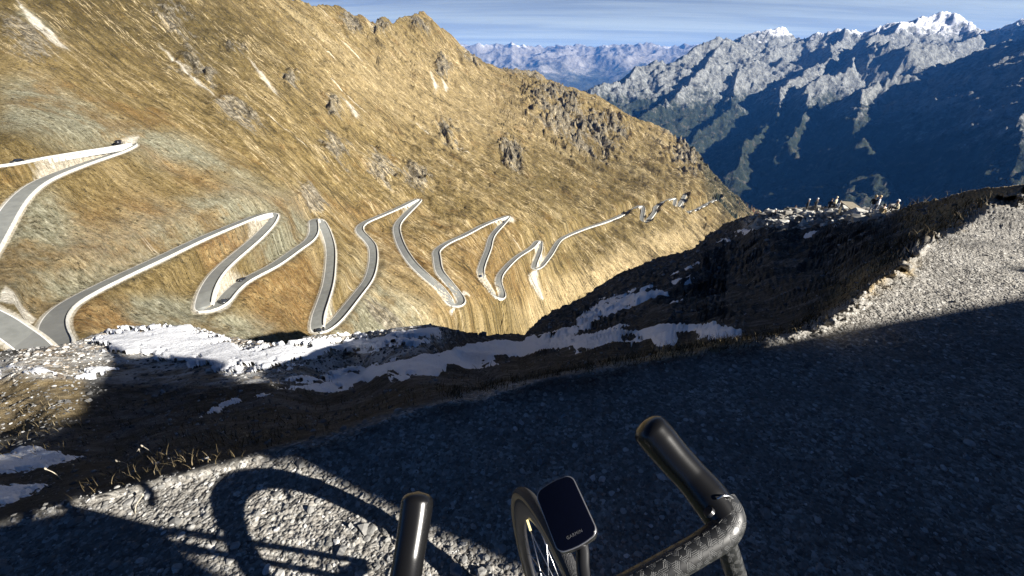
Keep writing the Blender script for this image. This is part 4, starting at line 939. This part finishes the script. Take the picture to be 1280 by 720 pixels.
# people on the rock knoll
m_skin = simple('skin', (.50, .31, .22), .55, var=.08); m_hair = simple('hair', (.03, .02, .015), .6, var=.2)
m_shoe = simple('shoe', (.02, .02, .02), .6, var=.2)
def cloth(name, c):
    return simple(name, c, .85, var=.18, vs=9)
CL = {n_: cloth(n_+'_cloth', c) for n_, c in dict(black=(.012, .012, .015), white=(.72, .71, .68), tan=(.42, .32, .18), blue=(.03, .10, .22), grey=(.16, .16, .17), teal=(.03, .16, .20), cream=(.62, .55, .38)).items()}
STAND = dict(pel=(0, 0, .94), chest=(0, .01, 1.25), neck=(0, .0, 1.45), head=(0, .03, 1.63), kneeL=(-.10, .04, .50), footL=(-.11, -.02, .07), toeL=(-.12, .14, .04), kneeR=(.10, .02, .50), footR=(.12, -.04, .07), toeR=(.14, .12, .04),
  shL=(-.19, 0, 1.40), elL=(-.26, -.02, 1.13), haL=(-.22, .14, .93), shR=(.19, 0, 1.40), elR=(.27, -.02, 1.13), haR=(.22, .12, .92))
SIT = dict(pel=(0, -.05, .22), chest=(0, .02, .52), neck=(0, .08, .74), head=(0, .13, .92), kneeL=(-.12, .36, .50), footL=(-.13, .42, .07), toeL=(-.13, .58, .04), kneeR=(.13, .38, .48), footR=(.14, .46, .07), toeR=(.15, .62, .04),
  shL=(-.19, .05, .68), elL=(-.26, .16, .44), haL=(-.10, .36, .48), shR=(.19, .05, .68), elR=(.27, .16, .44), haR=(.10, .36, .46))
BONES = [('pel', 'chest', 'j'), ('chest', 'neck', 'j'), ('neck', 'head', 's'), ('pel', 'kneeL', 't'), ('kneeL', 'footL', 't'), ('footL', 'toeL', 'o'), ('pel', 'kneeR', 't'), ('kneeR', 'footR', 't'), ('footR', 'toeR', 'o'), ('chest', 'shL', 'j'), ('shL', 'elL', 'j'), ('elL', 'haL', 'j'), ('chest', 'shR', 'j'), ('shR', 'elR', 'j'), ('elR', 'haR', 'j')]
RAD = dict(pel=(.16, .12), chest=(.17, .12), neck=(.06, .06), head=(.095, .11), kneeL=(.065,)*2, kneeR=(.065,)*2, footL=(.045,)*2, footR=(.045,)*2, toeL=(.04, .035), toeR=(.04, .035), shL=(.07,)*2, shR=(.07,)*2, elL=(.045,)*2, elR=(.045,)*2, haL=(.04,)*2, haR=(.04,)*2)
def person(pose, px, py, rz, jacket, trousers, hat, label):
    p = surf(px, py)[0]; root = empty('person', p, rz, label=label, cat='person', group='people resting on the rocky knoll')
    me = bpy.data.meshes.new('body'); bm = bmesh.new(); sl_ = bm.verts.layers.skin.verify(); vv_ = {}
    for k_, c in pose.items():
        v_ = vv_[k_] = bm.verts.new(c); v_[sl_].radius = RAD[k_]; v_[sl_].use_root = k_ == 'pel'
    for a_, b_, _ in BONES: bm.edges.new((vv_[a_], vv_[b_]))
    bm.to_mesh(me); bm.free()
    o = bpy.data.objects.new('body', me); COL.objects.link(o)
    o.modifiers.new('skin', 'SKIN'); s_ = o.modifiers.new('sub', 'SUBSURF'); s_.levels = s_.render_levels = 2
    bpy.context.view_layer.update()
    ev = o.evaluated_get(bpy.context.evaluated_depsgraph_get()); me2 = bpy.data.meshes.new_from_object(ev)
    o.modifiers.clear(); o.data = me2
    me2.materials.clear()
    for m_ in (CL[jacket], CL[trousers], m_skin, m_shoe): me2.materials.append(m_)
    code = dict(j=0, t=1, s=2, o=3)
    ends = [(Vector(pose[a_]), Vector(pose[b_]), code[c]) for a_, b_, c in BONES]
    for f in me2.polygons:
        c = f.center; best = (9, 0)
        for a_, b_, cc in ends:
            d_ = b_-a_; s2 = max(0, min(1, (c-a_).dot(d_)/d_.length_squared)); dist = (c-a_-d_*s2).length
            if dist < best[0]: best = (dist, cc)
        i_ = best[1]
        for h_ in ('haL', 'haR'):
            if (c-Vector(pose[h_])).length < .07: i_ = 2
        f.material_index = i_; f.use_smooth = True
    o.parent = root
    bm = bmesh.new(); hd_ = Vector(pose['head'])
    bmesh.ops.create_uvsphere(bm, u_segments=14, v_segments=9, radius=.122, matrix=Matrix.Translation(hd_+Vector((0, -.018, .045)))@Matrix.Diagonal((1, 1.12, 1, 1)))
    bmesh.ops.delete(bm, geom=[v for v in bm.verts if v.co.z < hd_.z+(.005 if v.co.y > hd_.y else -.03)], context='VERTS')
    bm_obj('hair' if hat is None else 'hat', bm, m_hair if hat is None else CL[hat], root, True)
    return root
rzz = lambda d: math.radians(d)
PEOPLE = [(SIT, 968, 272, 60, 'black', 'black', 'white', 'person in black sitting alone at the left tip of the rocks'),
  (SIT, 993, 267, 20, 'grey', 'black', None, 'small seated person in grey between the tip and the two in white hats'),
  (STAND, 1006, 268, 35, 'black', 'black', 'white', 'left of two people in black with white hats standing side by side'),
  (STAND, 1016.5, 267, 15, 'black', 'black', 'white', 'right of two people in black with white hats standing side by side'),
  (STAND, 1035, 265, -40, 'black', 'black', None, 'dark standing person leaning in beside the one in cream'),
  (STAND, 1040.5, 264.5, 30, 'cream', 'black', 'cream', 'standing person in cream top and black trousers by the tan slab'),
  (SIT, 1047, 263, -30, 'white', 'grey', None, 'seated person in white at the left edge of the tan slab'),
  (STAND, 1086, 270, -25, 'black', 'white', 'tan', 'person in black top and white trousers at the right end of the slab'),
  (STAND, 1092, 269, 50, 'white', 'grey', 'tan', 'person in white shirt turned to the one in black top'),
  (SIT, 1100, 270, -60, 'tan', 'cream', None, 'seated person in tan clothes between the slab and the rightmost figure'),
  (SIT, 1119, 266, 70, 'cream', 'black', 'white', 'rightmost seated person in cream at the edge of the dark slope')]
for pose, px_, py_, rz_, j_, t_, h_, lab in PEOPLE: person(pose, px_, py_, rzz(rz_), j_, t_, h_, lab)
# tan plank deck the group gathers around
c0 = surf(1046, 269)[0]; c1 = surf(1092, 268)[0]
mid = (c0+c1)/2; d = c1-c0; L_ = .7*np.linalg.norm(d[:2]); ang = math.atan2(d[1], d[0])
dk = empty('timber_deck', (mid[0], mid[1], max(c0[2], c1[2])-.75), ang, label='tan timber viewing deck on the rocks among the people', cat='deck')
m_tim = simple('weathered_timber', (.30, .26, .19), .85, var=.22, vs=2.5)
mb = MB(); npl = 9
for i in range(npl): mb.box((0, -.52+i*.13, .05), (L_/2, .06, .035))
mb.build('planks', m_tim, dk, smooth=False)
for sx_ in (-1, 1):
    for sy_ in (-1, 1): MB().box((sx_*(L_/2-.3), sy_*.45, -.55), (.09, .09, .555)).build('post', m_tim, dk, smooth=False)
# ================================================================== BICYCLE
LEAN = -.08; PSI = -.375; WC = np.array([.157, .597])
hdv = np.array([math.sin(PSI), math.cos(PSI), 0]); rt0 = np.array([math.cos(PSI), -math.sin(PSI), 0])
upv = math.cos(LEAN)*np.array([0, 0, 1.0])+math.sin(LEAN)*rt0; rtv = np.cross(hdv, upv)
BM_ = np.column_stack([rtv, hdv, upv]); BO = np.array([WC[0], WC[1], .012])
bike = empty('bicycle', tuple(BO)); bike.rotation_euler = Matrix(BM_.tolist()).to_euler()
tag(bike, 'black racing bicycle with textured bar tape pointing down the valley', 'bicycle')
def loc(px, py, t): return BM_.T@(at(px, py, t)-BO)
t = NT('hood_rubber'); nn = t.noise(t.pos(), 900, 3, .6); t.set(Base_Color=(.006, .006, .0065), Roughness=.27, Specular_IOR_Level=.42); t.bump(nn, .12, .0004); m_hood = t.m
t = NT('bar_tape'); tu, tv = t.attr('tu'), t.attr('tv')
lines = None
for ang in (0, 60, 120):
    c_, s_ = math.cos(math.radians(ang)), math.sin(math.radians(ang))
    q = t.math('ADD', t.math('MULTIPLY', tu, c_*74), t.math('MULTIPLY', tv, s_*74))
    big = t.math('ABSOLUTE', t.math('SUBTRACT', t.math('FRACT', q), .5))
    l_ = t.math('MAXIMUM', t.map(big, .05, .02), t.math('MULTIPLY', t.map(big, .09, .12), t.map(big, .19, .16)))
    q2 = t.math('ADD', t.math('MULTIPLY', tu, -s_*74), t.math('MULTIPLY', tv, c_*74))
    cut = t.map(t.math('ABSOLUTE', t.math('SUBTRACT', t.math('FRACT', t.math('ADD', q2, .37*ang/60)), .5)), .16, .22)
    l_ = t.math('MULTIPLY', l_, cut)
    lines = l_ if lines is None else t.math('MAXIMUM', lines, l_)
t.set(Base_Color=t.mix(lines, (.014, .0145, .015), (.060, .061, .061)), Roughness=t.math('ADD', .42, t.math('MULTIPLY', lines, .1)), Specular_IOR_Level=.6)
t.bump(lines, .8, .0014); m_tape = t.m
m_carb = NT('black_carbon').set(Base_Color=(.012, .012, .014), Roughness=.25, Coat_Weight=.5)
m_alu = simple('brushed_metal', (.55, .55, .56), .3, metal=1, var=.1, vs=80)
m_blk = simple('black_metal', (.02, .02, .022), .38, var=.2)
m_trd = simple('tyre_tread', (.028, .028, .03), .7, var=.3, vs=300, bump=.5)
m_tan = simple('tan_sidewall', (.30, .19, .085), .6, var=.15, vs=60)
m_yel = simple('yellow_reflector', (.62, .52, .24), .4, var=.05)
def tape(name, P, R, parent, n=24):
    V, Q = tube_np(P, R, n); P = np.asarray(P); s = np.r_[0, np.cumsum(np.linalg.norm(np.diff(P, axis=0), axis=1))]
    a = np.arange(n)/n*2*np.pi*np.mean(R); m_ = len(P)
    tu = np.r_[np.tile(a, m_), 0, 0]; tv = np.r_[np.repeat(s, n), s[0], s[-1]]
    return mesh_np(name, V, Q, m_tape, parent, True, attrs={'tu': tu, 'tv': tv})
# --- handlebar: right side follows the photograph, the left mirrors the reach
RB = [loc(755, 752, .52), loc(800, 728, .525), loc(840, 706, .53), loc(880, 683, .54), loc(905, 664, .55), loc(912, 645, .562), loc(902, 626, .575)]
bar_r = catmull(RB, .004)
tape('bar_tape', bar_r, .0175*np.ones(len(bar_r))*(1+.10*sstep(.6, .9, np.linspace(0, 1, len(bar_r)))), bike)
def drop(p0, sgn):
    f = lambda dx, dy, dz: p0+np.array([dx*sgn, dy, dz])
    return catmull([f(0, 0, 0), f(.004, .035, -.03), f(.010, .045, -.075), f(.016, .02, -.115), f(.02, -.05, -.128), f(.024, -.11, -.125)], .006)
dr = catmull([loc(898, 655, .568), loc(908, 682, .585), loc(916, 706, .60), loc(921, 728, .615), loc(915, 758, .625), loc(895, 790, .625)], .005); tape('drop', dr, .0145, bike, 18)
LB0 = loc(503, 740, .515)
cl = np.array([RB[0][0]-.07, RB[0][1]-.0, RB[0][2]])
bl = catmull([cl, (cl+LB0)/2+np.array([0, -.03, .0]), LB0+np.array([.0, -.035, -.004]), LB0], .006)
tape('bar_tape', bl, .0165, bike); tape('drop', drop(LB0+np.array([0, -.01, -.012]), -1), .0145, bike, 18)
tape('bar_tape', catmull([RB[0], (RB[0]+cl)/2, cl], .006), .016, bike)
# --- brake hoods: rounded horn tapering to the body
def hood(P, R, flat=1.0, name='brake_hood'):
    P = catmull(P, .003); R_ = np.interp(np.linspace(0, 1, len(P)), np.linspace(0, 1, len(R)), R)
    e = np.minimum(1, np.linspace(0, 1, len(P))/.10); R_ = R_*np.sqrt(np.maximum(.0004, 1-(1-e)**2))
    V, Q = tube_np(P, R_, 24, flat=flat); return mesh_np(name, V, Q, m_hood, bike, True)
hr = [loc(804, 527, .618), loc(822, 548, .612), loc(842, 572, .603), loc(864, 596, .593), loc(886, 622, .580), loc(904, 648, .566)]
H1 = hood(hr, [.0255, .0262, .0248, .0238, .0258, .0250])
hl = [loc(523, 614, .585), loc(520, 640, .575), loc(516, 668, .562), loc(511, 698, .548), loc(506, 730, .53), loc(503, 760, .512)]
H2 = hood(hl, [.0212, .0214, .0202, .0194, .020, .0192])
# thin piping where tape meets rubber, lever pivot badge
ring_c = loc(903, 634, .572); V, Q = tube_np(catmull([loc(896, 624, .555), loc(903, 620, .553), loc(911, 620, .556), loc(917, 624, .562)], .002), .0012, 8)
mesh_np('piping', V, Q, m_alu, H1)
def lever(P, parent):
    P = catmull(P, .004); V, Q = tube_np(P, np.interp(np.linspace(0, 1, len(P)), [0, .3, 1], [.009, .0075, .005]), 12, flat=.6)
    o = mesh_np('brake_lever', V, Q, m_blk, bike, True); return o
def under(px, py, t0, dx, dist): return BM_.T@(at(px+dx, py, t0)+ray(px+dx, py)*dist-BO)
lever([under(826, 552, .612, -3, .026), under(836, 568, .606, -6, .05), under(848, 590, .598, -7, .085), under(862, 612, .59, -4, .115), under(880, 636, .58, 4, .135)], H1)
lever([under(520, 636, .577, 2, .024), under(518, 655, .57, 6, .05), under(514, 690, .555, 8, .08), under(510, 730, .54, 8, .11)], H2)
bm = bmesh.new(); bmesh.ops.create_cone(bm, segments=20, radius1=.0075, radius2=.0068, depth=.004, cap_ends=True)
o = bm_obj('pivot_cap', bm, m_blk, H1); o.location = loc(886, 640, .548); o.rotation_euler = (math.radians(-35), math.radians(-30), 0)
# --- stem, steerer, frame, fork
AX = np.array([0, 0, .335]); HT = np.array([cl[0]*.35, cl[1]-.085, cl[2]-.10]); HBm = np.array([0, HT[1]+.055, HT[2]-.15])
MB().tube([cl+np.array([.0, 0, 0]), np.array([HT[0], HT[1], HT[2]+.07])], [.019, .018], 16).build('stem', m_blk, bike)
fr_ = MB(); fr_.tube([HT+np.array([0, -.01, .05]), HBm], [.021, .026], 16)
BB = np.array([0, HBm[1]-.40, .27]); ST = np.array([0, BB[1]-.16, .80]); RA = np.array([0, BB[1]-.41, .335])
fr_.tube([HT, ST+np.array([0, .01, 0])], [.018, .016], 14); fr_.tube([HBm, BB], [.026, .026], 14); fr_.tube([BB, ST], [.018, .018], 14)
for s in (-1, 1):
    o_ = np.array([s*.065, 0, 0]); fr_.tube([BB+o_*.5, RA+o_], [.011, .009], 10); fr_.tube([ST+o_*.2, RA+o_], [.008, .007], 10)
fr_.build('frame', m_carb, bike)
fk = MB(); fk.tube([HBm+np.array([-.045, .012, -.03]), HBm+np.array([0, .012, -.005]), HBm+np.array([.045, .012, -.03])], [.014, .02, .014], 12)
for s in (-1, 1): fk.tube(catmull([HBm+np.array([s*.04, .012, -.02]), HBm*.5+AX*.5+np.array([s*.05, .0, 0]), AX+np.array([s*.055, 0, 0])], .03), np.linspace(.014, .009, len(catmull([HBm+np.array([s*.04, .012, -.02]), HBm*.5+AX*.5+np.array([s*.05, .0, 0]), AX+np.array([s*.055, 0, 0])], .03))), 12)
fk.build('fork', m_carb, bike)
# --- wheels
a = np.linspace(0, 2*np.pi, 97)
def revolve(prof, C, closed=True):
    prof = np.asarray(prof); k_ = len(prof); th = np.linspace(0, 2*np.pi, 96, endpoint=False)
    V = np.stack([np.broadcast_to(prof[:, 0], (96, k_)), prof[None, :, 1]*np.cos(th)[:, None], prof[None, :, 1]*np.sin(th)[:, None]], -1).reshape(-1, 3)+C
    i = np.arange(96*k_).reshape(96, k_); j = np.roll(i, -1, 0)
    r_ = range(k_) if closed else range(k_-1)
    Q = np.concatenate([np.stack([i[:, c], i[:, (c+1) % k_], j[:, (c+1) % k_], j[:, c]], -1) for c in r_]); return V, Q
def wheel(C):
    w_ = empty('wheel'); w_.parent = bike; b_ = np.linspace(-.62*np.pi, .62*np.pi, 15)
    ang = np.linspace(-.40*np.pi, .40*np.pi, 11)
    V, Q = revolve([(.0165*math.sin(q), .3185+.0165*math.cos(q)) for q in ang]+[(.010, .316), (-.010, .316)], C); mesh_np('tyre', V, Q, m_trd, w_)
    for s in (-1, 1):
        V, Q = revolve([(s*.0166*math.sin(q), .3185+.0166*math.cos(q)) for q in np.linspace(.385*np.pi, .78*np.pi, 7)], C, False); mesh_np('sidewall', V, Q, m_tan, w_)
    V, Q = revolve([(.0125, .3085), (.0138, .298), (.0125, .275), (.006, .253), (.0, .250), (-.006, .253), (-.0125, .275), (-.0138, .298), (-.0125, .3085), (0, .304)], C); mesh_np('rim', V, Q, m_blk, w_)
    hb = MB(); hb.tube([C+np.array([-.05, 0, 0]), C+np.array([-.03, 0, 0]), C+np.array([0, 0, 0]), C+np.array([.03, 0, 0]), C+np.array([.05, 0, 0])], [.008, .019, .012, .019, .008], 16); hb.build('hub', m_blk, w_)
    for q in range(20):
        th = q/20*2*np.pi; s = 1 if q % 2 else -1; th2 = th+(.55 if (q//2) % 2 else -.55)
        p0 = C+np.array([s*.028, .018*math.cos(th2+th*0), .018*math.sin(th2)]); p1 = C+np.array([s*.003, .252*math.cos(th), .252*math.sin(th)])
        MB().tube([p0, p1], .0013, 6).build('spoke', m_alu, w_)
    return w_
FW = wheel(AX); wheel(RA)
p = loc(655, 672, 1.05); th = math.radians(38)
pc = AX+np.array([-.008, .238*math.cos(th), .238*math.sin(th)])
o = MB().box((0, 0, 0), (.003, .0055, .014)).build('reflector', m_yel, FW, smooth=False); o.location = pc; o.rotation_euler = (th-math.pi/2, 0, 0)
# saddle, seat post, cranks (behind the rider's view)
SD = ST+np.array([0, -.06, .20]); MB().tube([ST, SD], .0135, 12).build('seat_post', m_carb, bike)
sd = catmull([SD+np.array([0, .16, .02]), SD+np.array([0, .08, .025]), SD+np.array([0, -.02, .025]), SD+np.array([0, -.11, .035])], .02)
V, Q = tube_np(sd, np.interp(np.linspace(0, 1, len(sd)), [0, .3, .7, 1], [.018, .03, .065, .06]), 16, flat=.4); mesh_np('saddle', V, Q, m_hood, bike)
ck = MB(); ck.tube([BB+np.array([-.07, 0, 0]), BB+np.array([.07, 0, 0])], .012, 10)
for s in (-1, 1): ck.tube([BB+np.array([s*.075, 0, 0]), BB+np.array([s*.08, s*.16, -.05])], [.013, .010], 10); ck.box(BB+np.array([s*.125, s*.16, -.05]), (.045, .035, .008))
V, Q = revolve([(.052, .10), (.056, .10), (.056, .07), (.052, .07)], BB); ck.add(V, Q); ck.build('crank', m_blk, bike)

# --- bike computer on its out-front mount
TL, TR, BR, BL = [at(*q) for q in ((668, 611, .607), (715, 598, .598), (745, 664, .548), (699, 692, .545))]
ctr = (TL+TR+BR+BL)/4; ey = ((TL+TR)-(BL+BR))/2; Ln = np.linalg.norm(ey); ey /= Ln
ex = ((TR+BR)-(TL+BL))/2; ex -= ey*(ex@ey); Wn = 1.07*np.linalg.norm(ex); ex /= np.linalg.norm(ex); ez = np.cross(ex, ey)
comp = empty('bike_computer', tuple(ctr-ez*.018)); comp.rotation_euler = Matrix(np.column_stack([ex, ey, ez]).tolist()).to_euler()
tag(comp, 'black cycling computer with dark screen mounted ahead of the handlebar', 'bike computer')
def slab(w_, l_, z0, z1, r_, bulge=.0, bev=.0025, seg=8):
    bm = bmesh.new(); pts = []
    for cx_, cy_, a0 in ((w_/2-r_, l_/2-r_, 0), (-w_/2+r_, l_/2-r_, 90), (-w_/2+r_, -l_/2+r_, 180), (w_/2-r_, -l_/2+r_, 270)):
        for i in range(seg+1):
            q = math.radians(a0+90*i/seg); pts.append((cx_+r_*math.cos(q), cy_+r_*math.sin(q)))
    fin = []
    for i, (x_, y_) in enumerate(pts):
        x2, y2 = pts[(i+1) % len(pts)]
        for s in ((0, .25, .5, .75) if abs(x2-x_) > w_*.3 else (0,)):
            xx, yy = x_+(x2-x_)*s, y_+(y2-y_)*s; fin.append((xx, yy+math.copysign(bulge*(1-(2*xx/w_)**2), yy)))
    f = bm.faces.new([bm.verts.new((x_, y_, z0)) for x_, y_ in fin])
    r = bmesh.ops.extrude_face_region(bm, geom=[f]); vs_ = [g for g in r['geom'] if isinstance(g, bmesh.types.BMVert)]
    for v_ in vs_: v_.co.z = z1
    if bev:
        es = [e_ for e_ in bm.edges if abs(e_.verts[0].co.z-e_.verts[1].co.z) < 1e-7]
        bmesh.ops.bevel(bm, geom=es, offset=bev, segments=3, affect='EDGES', profile=.5)
    return bm
m_case = NT('device_case').set(Base_Color=(.012, .012, .014), Roughness=.3, Specular_IOR_Level=.6)
m_scr = NT('device_screen').set(Base_Color=(.002, .0025, .007), Roughness=.14, Specular_IOR_Level=.4)
m_bez = NT('silver_trim').set(Base_Color=(.42, .42, .43), Roughness=.35, Metallic=.8)
cs = bm_obj('case', slab(Wn, Ln, 0, .0145, .009, .004), m_case, comp, True)
bm_obj('trim', slab(Wn*1.004, Ln*1.004, .0138, .0154, .009, .004, .0005), m_bez, comp, True)
bm_obj('screen', slab(Wn*.965, Ln*.975, .0142, .0166, .0085, .004, .0009), m_scr, comp, True)
cu = bpy.data.curves.new('lettering', 'FONT'); cu.body = 'GARMIN'; cu.size = .0054; cu.align_x = 'CENTER'; cu.extrude = .0001; cu.space_character = 1.15
to = bpy.data.objects.new('tmp_text', cu); COL.objects.link(to); bpy.context.view_layer.update()
tm = bpy.data.meshes.new_from_object(to.evaluated_get(bpy.context.evaluated_depsgraph_get())); bpy.data.objects.remove(to)
tm.materials.clear(); tm.materials.append(simple('grey_print', (.13, .13, .135), .4, var=.05)); lt = bpy.data.objects.new('lettering', tm); COL.objects.link(lt); lt.parent = comp; lt.location = (0, -Ln/2+.0085, .01675)
# out-front mount: puck, arm, clamp on the bar
wm_ = lambda p: BO+BM_@p
arm0 = ctr-ez*.020-ey*.008; arm1 = wm_(RB[0])*.75+wm_(cl)*.25
inv = Matrix(np.column_stack([ex, ey, ez]).tolist()).transposed(); tl = lambda p: np.array(inv@Vector(p-(ctr-ez*.018)))
mt = MB(); P_ = catmull([tl(arm0), tl(arm0)+np.array([.0, -.03, -.006]), tl(arm1)*.6+tl(arm0)*.4+np.array([0, 0, -.004]), tl(arm1)], .004)
mt.tube(P_, .0085, 12, flat=.6); mt.tube([tl(arm0)+np.array([0, 0, -.006]), tl(arm0)+np.array([0, 0, .004])], .015, 16)
mt.build('mount', m_blk, comp)
